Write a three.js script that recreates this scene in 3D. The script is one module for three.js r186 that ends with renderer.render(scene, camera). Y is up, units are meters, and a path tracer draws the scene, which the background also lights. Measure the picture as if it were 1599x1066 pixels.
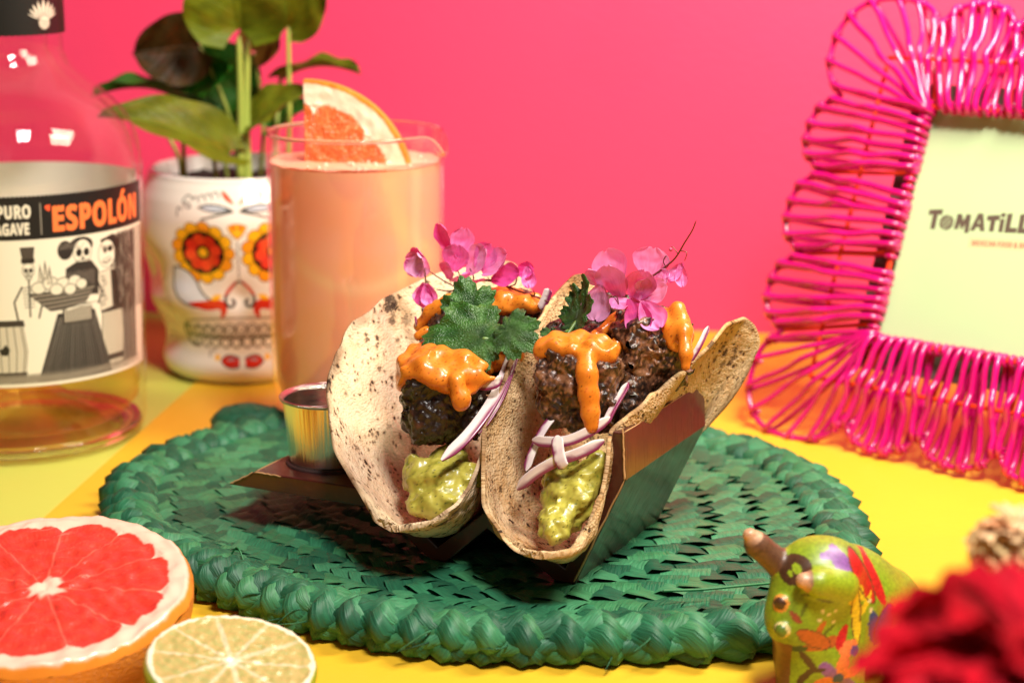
import * as THREE from 'three';
import { mergeGeometries } from 'three/addons/utils/BufferGeometryUtils.js';
import { RectAreaLightUniformsLib } from 'three/addons/lights/RectAreaLightUniformsLib.js';
import { createNoise3D } from 'simplex-noise';

// ------------------------------------------------------------------ camera, lamps, exposure
const scene = new THREE.Scene();
const camera = new THREE.PerspectiveCamera(20.16, 1024 / 682, 0.05, 20);
camera.position.set(0, 0.2916, 0.8468);
camera.rotation.set(-13.2 * Math.PI / 180, 0, 0);
camera.focus = 0.795;
camera.userData.fStop = 8.4;
const renderer = new THREE.WebGLRenderer({ antialias: true });
renderer.setSize(1024, 682);
renderer.toneMapping = THREE.LinearToneMapping;
renderer.toneMappingExposure = 1;
renderer.shadowMap.enabled = true;
scene.background = new THREE.Color().setRGB(0.008, 0.005, 0.005);     // the dim room behind the camera
RectAreaLightUniformsLib.init();
function softbox(name, color, intensity, w, h, from, to) {
  const l = new THREE.RectAreaLight(color, intensity, w, h);
  l.name = name; l.position.set(...from); l.lookAt(...to); scene.add(l);
  return l;
}
softbox('key_softbox', new THREE.Color().setRGB(1, 0.945, 0.89), 128, 0.25, 0.25, [0.24, 1.24, 0.70], [0, 0.03, -0.05]);
softbox('front_fill', new THREE.Color().setRGB(1, 0.90, 0.86), 0.35, 1.1, 0.7, [-0.35, 0.75, 1.5], [0, 0.05, 0]);
softbox('wall_wash', new THREE.Color().setRGB(1, 0.95, 0.72), 40, 0.30, 0.20, [0.34, 0.62, 0.05], [0.10, 0.10, -0.45]);

// ------------------------------------------------------------------ helpers
function rng(seed) { let a = seed >>> 0; return () => { a = (a + 0x6d2b79f5) | 0; let t = Math.imul(a ^ (a >>> 15), 1 | a); t = (t + Math.imul(t ^ (t >>> 7), 61 | t)) ^ t; return ((t ^ (t >>> 14)) >>> 0) / 4294967296; }; }
const rand = rng(7), n3 = createNoise3D(rng(11));
const { sin, cos, abs, sqrt, PI, min, max, floor, hypot, exp, atan2, pow } = Math;
const clamp = (x, a = 0, b = 1) => min(b, max(a, x)), mix = (a, b, t) => a + (b - a) * t;
const smooth = (a, b, x) => { const t = clamp((x - a) / (b - a)); return t * t * (3 - 2 * t); };
const mix3 = (a, b, t) => [mix(a[0], b[0], t), mix(a[1], b[1], t), mix(a[2], b[2], t)];
const V3 = (...a) => new THREE.Vector3(...a);
const fbm = (x, y, z, o = 4) => { let s = 0, a = 0.5; for (let i = 0; i < o; i++) { s += a * n3(x, y, z); x *= 2.03; y *= 2.03; z *= 2.03; a *= 0.5; } return s; };
const used = new Map();
function numbered(name) { const k = used.get(name) ?? 0; used.set(name, k + 1); return k ? name + '_' + String(k).padStart(3, '0') : name; }
const lin = (r, g, b) => new THREE.Color().setRGB(r, g, b);
const std = (c, roughness = 0.6, o = {}) => new THREE.MeshPhysicalMaterial({ color: Array.isArray(c) ? lin(...c) : c, roughness, side: THREE.DoubleSide, ...o });
function shade(m) { m.castShadow = m.receiveShadow = true; return m; }
function tag(o, label, category, group, kind) { o.name = numbered(o.name); Object.assign(o.userData, kind ? { kind } : {}, label ? { label } : {}, category ? { category } : {}, group ? { group } : {}); if (!o.parent) scene.add(o); return o; }
function mesh(name, geo, mat, parent) { const m = shade(new THREE.Mesh(geo, mat)); m.name = name; if (parent) parent.add(m); return m; }
function group(name, pos = [0, 0, 0], turn = 0) { const g = new THREE.Group(); g.name = name; g.position.set(...pos); g.rotation.y = turn; return g; }
// Put a thing's origin at its own base: geometry written in a shared frame moves to a frame of its own.
function rebase(o) {
  const box = new THREE.Box3(), seen = new Set();
  o.traverse((c) => { if (c.isMesh && !seen.has(c.geometry)) { seen.add(c.geometry); c.geometry.computeBoundingBox(); box.union(c.geometry.boundingBox); } });
  const c = box.getCenter(V3()); c.y = box.min.y;
  for (const g of seen) g.translate(-c.x, -c.y, -c.z);
  o.position.add(c.applyEuler(o.rotation));
  return o;
}
function uvmap(tex, ru = 1, rv = 1) { const t = tex.clone(); t.repeat.set(ru, rv); t.needsUpdate = true; return t; }
function dataTex(w, h, fn, srgb = false) {              // fn(u, v) -> [r, g, b] (linear unless srgb)
  const d = new Uint8Array(w * h * 4);
  const enc = (x) => { x = clamp(x); return srgb ? 255 * (x <= 0.0031308 ? 12.92 * x : 1.055 * pow(x, 1 / 2.4) - 0.055) : 255 * x; };
  for (let y = 0; y < h; y++) for (let x = 0; x < w; x++) { const c = fn((x + 0.5) / w, (y + 0.5) / h), i = (y * w + x) * 4; d[i] = enc(c[0]); d[i + 1] = enc(c[1]); d[i + 2] = enc(c[2]); d[i + 3] = 255; }
  const t = new THREE.DataTexture(d, w, h, THREE.RGBAFormat);
  t.magFilter = t.minFilter = THREE.LinearFilter; t.wrapS = t.wrapT = THREE.RepeatWrapping;
  if (srgb) t.colorSpace = THREE.SRGBColorSpace;
  t.needsUpdate = true;
  return t;
}
const bumpTex = (w, h, fn) => dataTex(w, h, (u, v) => { const x = fn(u, v); return [x, x, x]; });
function canvasTex(w, h, draw) { const c = document.createElement('canvas'); c.width = w; c.height = h; draw(c.getContext('2d'), w, h); const t = new THREE.CanvasTexture(c); t.colorSpace = THREE.SRGBColorSpace; t.anisotropy = 8; return t; }
// A grid surface: fn(s, t) -> [x, y, z], s and t in 0..1; with thickness it becomes a closed sheet; col(s, t) -> linear colour.
function sheet(fn, ns, nt, thick = 0, col, uv) {
  const n = (ns + 1) * (nt + 1), P = new Float32Array(n * 3), U = new Float32Array(n * 2), I = [];
  for (let j = 0, k = 0; j <= nt; j++) for (let i = 0; i <= ns; i++, k++) { const p = fn(i / ns, j / nt); P.set(p, k * 3); U.set(uv ? uv(i / ns, j / nt) : [i / ns, j / nt], k * 2); }
  for (let j = 0; j < nt; j++) for (let i = 0; i < ns; i++) { const a = j * (ns + 1) + i, b = a + 1, c = a + ns + 1, d = c + 1; I.push(a, b, d, a, d, c); }
  const g = new THREE.BufferGeometry();
  g.setAttribute('position', new THREE.BufferAttribute(P, 3)); g.setAttribute('uv', new THREE.BufferAttribute(U, 2)); g.setIndex(I);
  const C = col && new Float32Array(n * 3);
  if (col) { for (let j = 0, k = 0; j <= nt; j++) for (let i = 0; i <= ns; i++, k++) C.set(col(i / ns, j / nt), k * 3); g.setAttribute('color', new THREE.BufferAttribute(C, 3)); }
  g.computeVertexNormals();
  if (!thick) return g;
  const N = g.attributes.normal.array, P2 = new Float32Array(n * 6), U2 = new Float32Array(n * 4), I2 = [...I];
  P2.set(P); U2.set(U); U2.set(U, n * 2);
  for (let k = 0; k < n; k++) for (let c = 0; c < 3; c++) P2[(n + k) * 3 + c] = P[k * 3 + c] - thick * N[k * 3 + c];
  for (let k = 0; k < I.length; k += 3) I2.push(n + I[k], n + I[k + 2], n + I[k + 1]);
  const rim = []; for (let i = 0; i < ns; i++) rim.push(i); for (let j = 0; j < nt; j++) rim.push(j * (ns + 1) + ns); for (let i = ns; i > 0; i--) rim.push(nt * (ns + 1) + i); for (let j = nt; j > 0; j--) rim.push(j * (ns + 1));
  for (let k = 0; k < rim.length; k++) { const a = rim[k], b = rim[(k + 1) % rim.length]; I2.push(a, n + b, b, a, n + a, n + b); }
  const h = new THREE.BufferGeometry();
  h.setAttribute('position', new THREE.BufferAttribute(P2, 3)); h.setAttribute('uv', new THREE.BufferAttribute(U2, 2)); h.setIndex(I2);
  if (C) { const C2 = new Float32Array(n * 6); C2.set(C); C2.set(C, n * 3); h.setAttribute('color', new THREE.BufferAttribute(C2, 3)); }
  h.computeVertexNormals();
  return h;
}
// Mesh of the surface f = 0 (f < 0 inside) by surface nets; col(x, y, z) -> linear vertex colour.
function nets(f, lo, hi, cell, col) {
  const nx = Math.ceil((hi[0] - lo[0]) / cell) + 1, ny = Math.ceil((hi[1] - lo[1]) / cell) + 1, nz = Math.ceil((hi[2] - lo[2]) / cell) + 1;
  const F = new Float32Array(nx * ny * nz), id = new Int32Array(nx * ny * nz).fill(-1), at = (i, j, k) => i + nx * (j + ny * k);
  for (let k = 0; k < nz; k++) for (let j = 0; j < ny; j++) for (let i = 0; i < nx; i++) F[at(i, j, k)] = f(lo[0] + i * cell, lo[1] + j * cell, lo[2] + k * cell);
  const P = [], I = [], E = [[0, 1], [2, 3], [4, 5], [6, 7], [0, 2], [1, 3], [4, 6], [5, 7], [0, 4], [1, 5], [2, 6], [3, 7]];
  for (let k = 0; k < nz - 1; k++) for (let j = 0; j < ny - 1; j++) for (let i = 0; i < nx - 1; i++) {
    const v = []; let s = 0;
    for (let c = 0; c < 8; c++) { v[c] = F[at(i + (c & 1), j + ((c >> 1) & 1), k + (c >> 2))]; s += v[c] < 0; }
    if (!s || s === 8) continue;
    let x = 0, y = 0, z = 0, m = 0;
    for (const [a, b] of E) if ((v[a] < 0) !== (v[b] < 0)) { const t = v[a] / (v[a] - v[b]); x += mix(a & 1, b & 1, t); y += mix((a >> 1) & 1, (b >> 1) & 1, t); z += mix(a >> 2, b >> 2, t); m++; }
    id[at(i, j, k)] = P.length / 3; P.push(lo[0] + (i + x / m) * cell, lo[1] + (j + y / m) * cell, lo[2] + (k + z / m) * cell);
  }
  const quad = (a, b, c, d, flip) => { if (min(a, b, c, d) < 0) return; if (flip) I.push(a, c, b, a, d, c); else I.push(a, b, c, a, c, d); };
  for (let k = 1; k < nz - 1; k++) for (let j = 1; j < ny - 1; j++) for (let i = 1; i < nx - 1; i++) {
    const o = F[at(i, j, k)] < 0;
    if (o !== F[at(i + 1, j, k)] < 0) quad(id[at(i, j - 1, k - 1)], id[at(i, j, k - 1)], id[at(i, j, k)], id[at(i, j - 1, k)], !o);
    if (o !== F[at(i, j + 1, k)] < 0) quad(id[at(i - 1, j, k - 1)], id[at(i - 1, j, k)], id[at(i, j, k)], id[at(i, j, k - 1)], !o);
    if (o !== F[at(i, j, k + 1)] < 0) quad(id[at(i - 1, j - 1, k)], id[at(i, j - 1, k)], id[at(i, j, k)], id[at(i - 1, j, k)], !o);
  }
  const g = new THREE.BufferGeometry();
  g.setAttribute('position', new THREE.Float32BufferAttribute(P, 3)); g.setIndex(I);
  const U = new Float32Array(P.length / 3 * 2); for (let k = 0; k < P.length / 3; k++) { U[k * 2] = P[k * 3] + P[k * 3 + 2]; U[k * 2 + 1] = P[k * 3 + 1] + 0.6 * P[k * 3 + 2]; }
  g.setAttribute('uv', new THREE.BufferAttribute(U, 2));
  if (col) { const C = new Float32Array(P.length); for (let k = 0; k < P.length; k += 3) C.set(col(P[k], P[k + 1], P[k + 2]), k); g.setAttribute('color', new THREE.BufferAttribute(C, 3)); }
  g.computeVertexNormals();
  return g;
}
const smin = (a, b, k) => { const h = max(k - abs(a - b), 0) / k; return min(a, b) - h * h * k / 4; }, smax = (a, b, k) => -smin(-a, -b, k);
function capsule(x, y, z, a, b, ra, rb) { const ex = b[0] - a[0], ey = b[1] - a[1], ez = b[2] - a[2], px = x - a[0], py = y - a[1], pz = z - a[2], t = clamp((px * ex + py * ey + pz * ez) / (ex * ex + ey * ey + ez * ez + 1e-12)); return hypot(px - ex * t, py - ey * t, pz - ez * t) - mix(ra, rb, t); }
function tube(pts, r, seg = 24, rs = 8, closed = false) { return new THREE.TubeGeometry(new THREE.CatmullRomCurve3(pts.map((p) => V3(...p)), closed, 'centripetal'), seg, r, rs, closed); }
function taper(pts, ra, rb, seg = 24, rs = 8) {         // a tube whose radius runs from ra to rb, with closed ends
  const g = tube(pts, 1, seg, rs), c = new THREE.CatmullRomCurve3(pts.map((p) => V3(...p)), false, 'centripetal'), p = g.attributes.position, q = V3(), v = V3();
  for (let i = 0, k = 0; i <= seg; i++) { c.getPointAt(i / seg, q); let r = mix(ra, rb, i / seg); if (i === 0 || i === seg) r *= 0.35; for (let j = 0; j <= rs; j++, k++) { v.fromBufferAttribute(p, k).sub(q).multiplyScalar(r).add(q); p.setXYZ(k, v.x, v.y, v.z); } }
  g.computeVertexNormals();
  return g;
}
function table(rows) { return (x) => { if (x <= rows[0][0]) return rows[0].slice(1); for (let i = 1; i < rows.length; i++) if (x <= rows[i][0]) { const t = (x - rows[i - 1][0]) / (rows[i][0] - rows[i - 1][0]), p0 = rows[max(i - 2, 0)], p1 = rows[i - 1], p2 = rows[i], p3 = rows[min(i + 1, rows.length - 1)]; return p1.slice(1).map((a, c) => { const b = p2[c + 1], ma = (b - p0[c + 1]) / 2, mb = (p3[c + 1] - a) / 2, t2 = t * t, t3 = t2 * t; return (2 * t3 - 3 * t2 + 1) * a + (t3 - 2 * t2 + t) * ma + (3 * t2 - 2 * t3) * b + (t3 - t2) * mb; }); } return rows[rows.length - 1].slice(1); }; }

// ------------------------------------------------------------------ the setting: table, paper, wall
{
  const grain = bumpTex(256, 256, (u, v) => 0.5 + 0.25 * n3(u * 90, v * 90, 3) + 0.2 * n3(u * 30, v * 30, 5));
  const tone = (c, k) => dataTex(256, 256, (u, v) => { const f = 1 + k * fbm(u * 5, v * 5, 1, 4); return c.map((x) => x * f); }, true);
  const paperY = std([1, 1, 1], 0.5, { map: tone([0.74, 0.43, 0.022], 0.05), bumpMap: uvmap(grain, 6, 6), bumpScale: 0.00012 });
  const paperL = std([1, 1, 1], 0.5, { map: tone([0.54, 0.55, 0.09], 0.05), bumpMap: uvmap(grain, 6, 6), bumpScale: 0.00012 });
  const pink = std([1, 1, 1], 0.55, { map: tone([0.86, 0.046, 0.150], 0.05), bumpMap: uvmap(grain, 9, 9), bumpScale: 0.0002 });
  // table top (pale lime paper all over), the yellow sheet laid on it with a slanting left edge
  tag(mesh('tabletop', new THREE.BoxGeometry(2.2, 0.03, 1.5).translate(0, -0.0155, 0.02), paperL), 'pale lime paper covering the table under the bottle', null, null, 'structure');
  const s = new THREE.Shape([[-0.30, 0.75], [-0.2245, -0.018], [-0.2082, -0.155], [-0.1918, -0.2926], [-0.150, -0.357], [-0.085, -0.455], [0.1, -0.432], [0.9, -0.302], [1.05, 0.75]].map(([x, z]) => new THREE.Vector2(x, -z)));
  const g = new THREE.ExtrudeGeometry(s, { depth: 0.0006, bevelEnabled: false }).rotateX(-PI / 2);
  tag(mesh('table_paper', g, paperY), 'bright yellow paper sheet laid over the table', null, null, 'structure');
  const w = new THREE.BoxGeometry(2.6, 1.3, 0.03).translate(0, 0.63, -0.015);
  const wall = mesh('wall', w, pink); wall.position.set(-0.0453, 0, -0.4535); wall.rotation.y = -9.4 * PI / 180;
  tag(wall, 'plain hot pink backdrop wall', null, null, 'structure');
}

// ------------------------------------------------------------------ woven mat: rings of plaited straw
const MAT_C = [-0.0166, -0.010];
{
  const rows = [[-200, 0.163], [-175, 0.176], [-160, 0.185], [-141, 0.187], [-126, 0.192], [-110, 0.186], [-90, 0.178], [-60, 0.170], [-43, 0.168], [-27, 0.175], [1, 0.175], [21, 0.185], [38, 0.196], [53, 0.199], [61, 0.190], [72, 0.176], [91, 0.166], [109, 0.156], [128, 0.150], [148, 0.152], [160, 0.163], [185, 0.176], [200, 0.186]];
  const tb = table(rows), radius = (a) => { let d = a * 180 / PI; d = ((d + 180) % 360 + 360) % 360 - 180; return tb(d)[0] - 0.002; };
  const NR = 8, R = rng(21), fibre = bumpTex(256, 64, (u, v) => 0.5 + 0.32 * n3(v * 26, u * 1.4, 2) + 0.2 * n3(v * 70, u * 3, 9));
  const tints = [[0.022, 0.138, 0.064], [0.015, 0.104, 0.050], [0.042, 0.190, 0.088], [0.011, 0.080, 0.040], [0.034, 0.160, 0.066]];
  const mats = tints.map((c, k) => std([1, 1, 1], 0.50, { map: dataTex(128, 32, (u, v) => { const f = 1 + 0.30 * n3(v * 22, u * 1.2, k * 5) + 0.18 * n3(v * 60, u * 3, k * 7); return c.map((x) => x * f); }, true), bumpMap: fibre, bumpScale: 0.00035, specularIntensity: 0.7 }));
  const petals = [];
  // one folded strand showing on the plait: runs over its neighbours and dips under at both ends
  function strand(ring, a, psi, lean, len, wid, puff) {
    const rc = (x) => radius(x) * (ring.k / NR) - ring.a, lay = (s, t) => {
      const al = a + (s * cos(lean) * len - t * sin(lean) * wid) / max(rc(a), 0.006) / 2, ps = psi + (s * sin(lean) * len + t * cos(lean) * wid) / 2 / 0.0098;
      const lift = puff * (1 - 1.5 * s * s) * (1.3 - 1.1 * abs(t)) + 0.0009 * s - 0.0008 + 0.0019 * cos(ring.n * (al - ring.ph)) * (ps < 1.9 ? 1 : 0.3), rr = rc(al) + (ring.a + lift) * cos(ps), y = ring.cy + (ring.b + lift) * sin(ps);
      return [MAT_C[0] + rr * cos(al), max(y, 0.0016), MAT_C[1] + rr * sin(al)];
    };
    const flat = ring.k < NR && ((s, t) => {
      const rad = radius(a) * (ring.k - 0.5) / NR + psi + (s * sin(lean) * len + t * cos(lean) * wid) / 2, al = a + (s * cos(lean) * len - t * sin(lean) * wid) / max(rad, 0.006) / 2;
      return [MAT_C[0] + rad * cos(al), 0.0126 + puff * 0.5 * (1 - 1.2 * s * s) + 0.0016 * (s + 0.35 * t) - 0.0022 * pow(max(0, s - 0.6) / 0.4, 2) + 0.0005 * n3(a * 40, s * 2, t * 2 + psi * 99), MAT_C[1] + rad * sin(al)];
    });
    const tw = 0.85 + 0.35 * R(), sk = (R() - 0.5) * 0.35, g = sheet((u, v) => { const s = 2 * u - 1, t = (2 * v - 1) * (1 - (flat ? 0.06 : 0.30) * s * s) * tw + sk * s; return (flat || lay)(s, t); }, 6, 4);
    const o = (flat || lay)(0, 0);
    petals.push({ g, m: mats[floor(R() * mats.length)], d: hypot(o[0] - camera.position.x, o[1] - camera.position.y, o[2] - camera.position.z) - (ring.k === NR && sin(a) > 0.2 ? 0.1 : 0) });
  }
  for (let k = 1; k <= NR; k++) {
    const edge = k === NR, ring = { k, a: edge ? 0.0115 : 0.0112, b: edge ? 0.0082 : 0.0062, cy: edge ? 0.0088 : 0.0070 };
    const mid = radius(PI / 2) * k / NR - ring.a, n = ring.n = max(6, floor(2 * PI * max(mid, 0.008) / (edge ? 0.0136 : 0.0098)));
    ring.ph = 0.0;
    const kinds = edge ? [[2.25, 0.70, 0.016, 0.013, 0.0022, 0.1], [2.05, -0.70, 0.016, 0.013, 0.0022, 0.6], [1.25, -0.62, 0.021, 0.0130, 0.0030, 0.30], [0.95, 0.75, 0.018, 0.0125, 0.0030, 0.72], [0.32, 0.95, 0.022, 0.0140, 0.0046, 0.02], [-0.10, -0.85, 0.018, 0.0115, 0.0026, 0.45], [-0.62, -1.0, 0.019, 0.0120, 0.0040, 0.20], [-0.66, 0.95, 0.019, 0.0120, 0.0030, 0.72]] : [[-0.0056, 0.72, 0.0180, 0.0152, 0.0020, 0], [0.0056, -0.72, 0.0180, 0.0152, 0.0020, 0.5]];
    for (let i = 0; i < n; i++) for (const [p, lean, len, wid, puff, off] of kinds) {
      const a = (i + off + (R() - 0.5) * 0.2) / n * 2 * PI;
      const sc = edge ? 1 : radius(a) / 0.168;
      strand(ring, a, p * sc + (R() - 0.5) * (edge ? 0.26 : 0.0018), lean + (R() - 0.5) * 0.4, len * sc * (0.95 + 0.2 * R()), wid * sc, puff * (0.8 + 0.5 * R()));
    }
  }
  petals.sort((p, q) => p.d - q.d);
  const mat = group('woven_mat');
  petals.slice(0, 300).forEach((p, i) => { const m = mesh('straw_strand', p.g, p.m, mat); if (i) m.name += '_' + String(i).padStart(3, '0'); });
  mats.forEach((mm, i) => { const gs = petals.slice(300).filter((p) => p.m === mm).map((p) => p.g); const m = mesh(i ? 'straw_weave_' + String(i).padStart(3, '0') : 'straw_weave', mergeGeometries(gs), mm, mat); m.userData.kind = 'stuff'; });
  const core = sheet((u, v) => { const a = u * 2 * PI, r = (radius(a) - 0.008) * v; return [MAT_C[0] + r * cos(a), v > 0.99 ? 0.002 : 0.0116, MAT_C[1] + r * sin(a)]; }, 72, 16);
  mesh('backing', core, std([0.018, 0.085, 0.045], 0.8), mat);
  // loose folded end of the plait sticking out at the back left, beside the glass
  const tipG = [];
  for (let i = 0; i < 30; i++) {
    const y = 1 - (i + 0.5) / 30 * 1.5, th = i * 2.4, q = sqrt(max(0, 1 - y * y)), d = V3(q * cos(th), y, q * sin(th)), t = V3(-sin(th), 0.5 * (R() - 0.5), cos(th)).normalize(), w = d.clone().cross(t), c = [-0.1440, 0.0125, -0.1530];
    tipG.push(sheet((u, v) => { const s = 2 * u - 1, b = (2 * v - 1) * (1 - 0.35 * s * s), p = d.clone().multiplyScalar(1 + 0.25 * (1 - 1.4 * s * s) * (1 - 0.6 * abs(b))).addScaledVector(t, 0.75 * s).addScaledVector(w, 0.45 * b); return [c[0] + p.x * 0.0155, c[1] + p.y * 0.0085, c[2] + p.z * 0.0105]; }, 6, 4));
  }
  const kn = mesh('folded_end', mergeGeometries(tipG), mats[1], mat);
  // two thin green threads that stitch the plait
  const thread = std([0.02, 0.16, 0.05], 0.5);
  mesh('thread', tube([[0.060, 0.0215, 0.128], [0.075, 0.0205, 0.124], [0.092, 0.021, 0.121], [0.106, 0.020, 0.115]], 0.0006, 30, 5), thread, mat);
  mesh('thread', tube([[-0.120, 0.0165, 0.075], [-0.116, 0.022, 0.078], [-0.112, 0.0165, 0.084]], 0.0004, 16, 5), thread, mat);
  for (let i = 0; i < 16; i++) { const a = 0.5 + 2.3 * R(), r = radius(a), q = (k, y, w) => [MAT_C[0] + (r + k) * cos(a + w), y, MAT_C[1] + (r + k) * sin(a + w)], h = R(); mesh('loose_fibre', taper([q(-0.004, 0.006 + 0.008 * h, 0), q(0.002 + 0.003 * R(), 0.007 + 0.008 * h, 0.02), q(0.004 + 0.005 * R(), 0.003 + 0.010 * R(), 0.05 + 0.03 * R())], 0.0006, 0.0002, 10, 4), mats[i % 5], mat); }
  tag(mat, 'round emerald green placemat of plaited straw under the tacos', 'placemat');
}

// ------------------------------------------------------------------ taco holder: bent wooden W with a wing for the sauce cup. Its own frame: x = across, y = up from the mat, z = -along
const O = [0.0239, 0.0135, 0.0977], TURN = atan2(-0.44, 0.898);
const loc = (name) => group(name, O, TURN);
{
  const h = loc('taco_holder');
  const inner = [[-0.154, 0.0265], [-0.0905, 0.0265], [-0.0620, 0.0052], [-0.0385, 0.0250], [-0.0020, 0.0052], [0.0185, 0.0480], [0.0178, 0.0665]];
  const outer = [[0.0228, 0.0665], [0.0238, 0.0478], [0.0020, 0.0004], [-0.0060, 0.0004], [-0.0385, 0.0185], [-0.0585, 0.0004], [-0.0655, 0.0004], [-0.0930, 0.0195], [-0.167, 0.0195]];
  const s = new THREE.Shape([...inner, ...outer].map(([x, y]) => new THREE.Vector2(x, y)));
  const g = new THREE.ExtrudeGeometry(s, { depth: 0.090, bevelEnabled: true, bevelSize: 0.0006, bevelThickness: 0.0006, bevelSegments: 2 }).translate(0, 0, -0.0906);
  const grain = dataTex(512, 512, (u, v) => { const x = 0.5 * fbm(u * 3, v * 14, 4, 4), w = smooth(0.25, 0.6, fbm(u * 14, v * 14, 8, 3)); return mix3([0.055 + 0.012 * x, 0.009 + 0.003 * x, 0.005], [0.10, 0.026, 0.012], 0.30 * w); }, true);
  grain.repeat.set(9, 9);
  const smudge = dataTex(256, 256, (u, v) => { const x = 0.38 + 0.12 * fbm(u * 5, v * 5, 12, 4) + 0.12 * smooth(0.5, 0.62, n3(u * 3, v * 40, 3)); return [x, x, x]; }); smudge.repeat.set(14, 14);
  const lacquer = std([1, 1, 1], 1, { map: grain, roughnessMap: smudge, clearcoat: 0.45, clearcoatRoughness: 0.14, bumpMap: uvmap(bumpTex(256, 256, (u, v) => 0.5 + 0.4 * fbm(u * 4, v * 12, 2, 3)), 9, 9), bumpScale: 0.0001 });
  mesh('frame', g, lacquer, h);
  const worn = std([0.50, 0.27, 0.11], 0.7), wobble = (p, q, n = 14) => Array.from({ length: n + 1 }, (_, i) => { const t = i / n; return [mix(p[0], q[0], t) + 0.00025 * n3(i * 1.7, p[0] * 900, 1), mix(p[1], q[1], t) + 0.00025 * n3(i * 1.7, 5, p[1] * 900), mix(p[2], q[2], t)]; });
  const edge = (p, q, r) => taper(wobble(p, q), r, r * 0.7, 26, 6);
  for (const g of [edge([0.0020, 0.0008, 0.0005], [0.0240, 0.0478, 0.0005], 0.0005), edge([0.0240, 0.0478, 0.0005], [0.0230, 0.0690, 0.0005], 0.0005), edge([0.0230, 0.0671, -0.001], [0.0230, 0.0671, -0.0895], 0.0003), edge([-0.167, 0.0197, 0.0004], [-0.1545, 0.0268, 0.0004], 0.0005), edge([-0.154, 0.0270, 0.0002], [-0.14, 0.0270, 0.0003], 0.0004), edge([-0.154, 0.0269, 0], [-0.154, 0.0269, -0.07], 0.0004)]) mesh('worn_edge', g, worn, h);
  tag(rebase(h), 'dark red lacquered wooden rack bent into a W and holding both tacos', 'taco rack');
  // steel sauce cup standing in the wing's hole, with a dark sauce inside
  const c = loc('sauce_cup'), C = [-0.1325, 0, -0.0285];
  const prof = [[0, 0.0205], [0.0165, 0.0205], [0.0172, 0.0212], [0.0205, 0.0565], [0.0219, 0.0572], [0.0221, 0.0580], [0.0215, 0.0586], [0.0207, 0.0580], [0.0199, 0.0565], [0.0166, 0.0222], [0, 0.0220]];
  const cup = new THREE.LatheGeometry(prof.map(([x, y]) => new THREE.Vector2(x, y)), 64).translate(...C);
  const brushed = bumpTex(256, 256, (u, v) => 0.5 + (v < 0.45 ? 0.45 * n3(u * 160, v * 2, 1) : 0.35 * n3(u * 6, v * 90, 4)));
  mesh('cup_body', cup, std([0.72, 0.68, 0.60], 0.24, { metalness: 1, bumpMap: brushed, bumpScale: 0.00025 }), c);
  mesh('hole_rim', new THREE.TorusGeometry(0.0186, 0.0012, 8, 48).rotateX(PI / 2).translate(C[0], 0.0272, C[2]), std([0.03, 0.01, 0.008], 0.6), c);
  mesh('sauce', new THREE.CircleGeometry(0.0188, 40).rotateX(-PI / 2).translate(C[0], 0.048, C[2]), std([0.045, 0.012, 0.012], 0.2), c);
  tag(rebase(c), 'small steel sauce cup standing on the rack beside the left taco', 'sauce cup');
}

// ------------------------------------------------------------------ tortillas
function tortillaTex(seed, tan, rough) {
  const R = rng(seed), spots = [];
  for (let i = 0; i < 120; i++) { const c = [R(), R()], big = R(); for (let j = 0; j < 1 + 7 * R(); j++) spots.push([c[0] + (R() - 0.5) * 0.045, c[1] + (R() - 0.5) * 0.045, big > 0.86 ? 0.006 + 0.006 * R() : 0.0024 + 0.0040 * R() * R(), 0.5 + 0.5 * R()]); }
  for (let i = 0; i < 1300; i++) spots.push([R(), R(), 0.0020 + 0.0032 * R() * R(), 0.35 + 0.65 * R()]);
  const N = 1024, dark = new Float32Array(N * N), ring = new Float32Array(N * N);
  for (const [x, y, r, k] of spots) for (let j = max(0, floor((y - 3 * r) * N)); j < min(N, (y + 3 * r) * N); j++) for (let i = max(0, floor((x - 3 * r) * N)); i < min(N, (x + 3 * r) * N); i++) {
    const d = hypot(i / N - x, j / N - y) / r + 0.5 * n3(i / N * 160, j / N * 160, seed), q = j * N + i;
    dark[q] = max(dark[q], k * (1 - smooth(0.75, 1.15, d))); ring[q] = max(ring[q], k * 0.5 * (1 - smooth(0.9, 2.6, d)));
  }
  const map = dataTex(N, N, (u, v) => {
    const q = min(N - 1, floor(v * N)) * N + min(N - 1, floor(u * N)), f = fbm(u * 9, v * 9, seed, 4), m = fbm(u * 60, v * 60, seed + 3, 3);
    let c = mix3(tan, [tan[0] * 0.78, tan[1] * 0.62, tan[2] * 0.42], clamp(rough * (0.4 + 1.1 * f + 0.7 * m)));
    c = mix3(c, [0.34, 0.15, 0.04], ring[q]); c = mix3(c, [0.030, 0.012, 0.006], dark[q]);
    return c;
  }, true);
  const bump = bumpTex(N, N, (u, v) => 0.5 + 0.28 * fbm(u * 45, v * 45, seed, 3) + 0.22 * fbm(u * 14, v * 14, seed + 9, 3) + 0.16 * n3(u * 170, v * 120, 4) - 0.35 * dark[min(N - 1, floor(v * N)) * N + min(N - 1, floor(u * N))]);
  return { map, bump };
}
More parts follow.
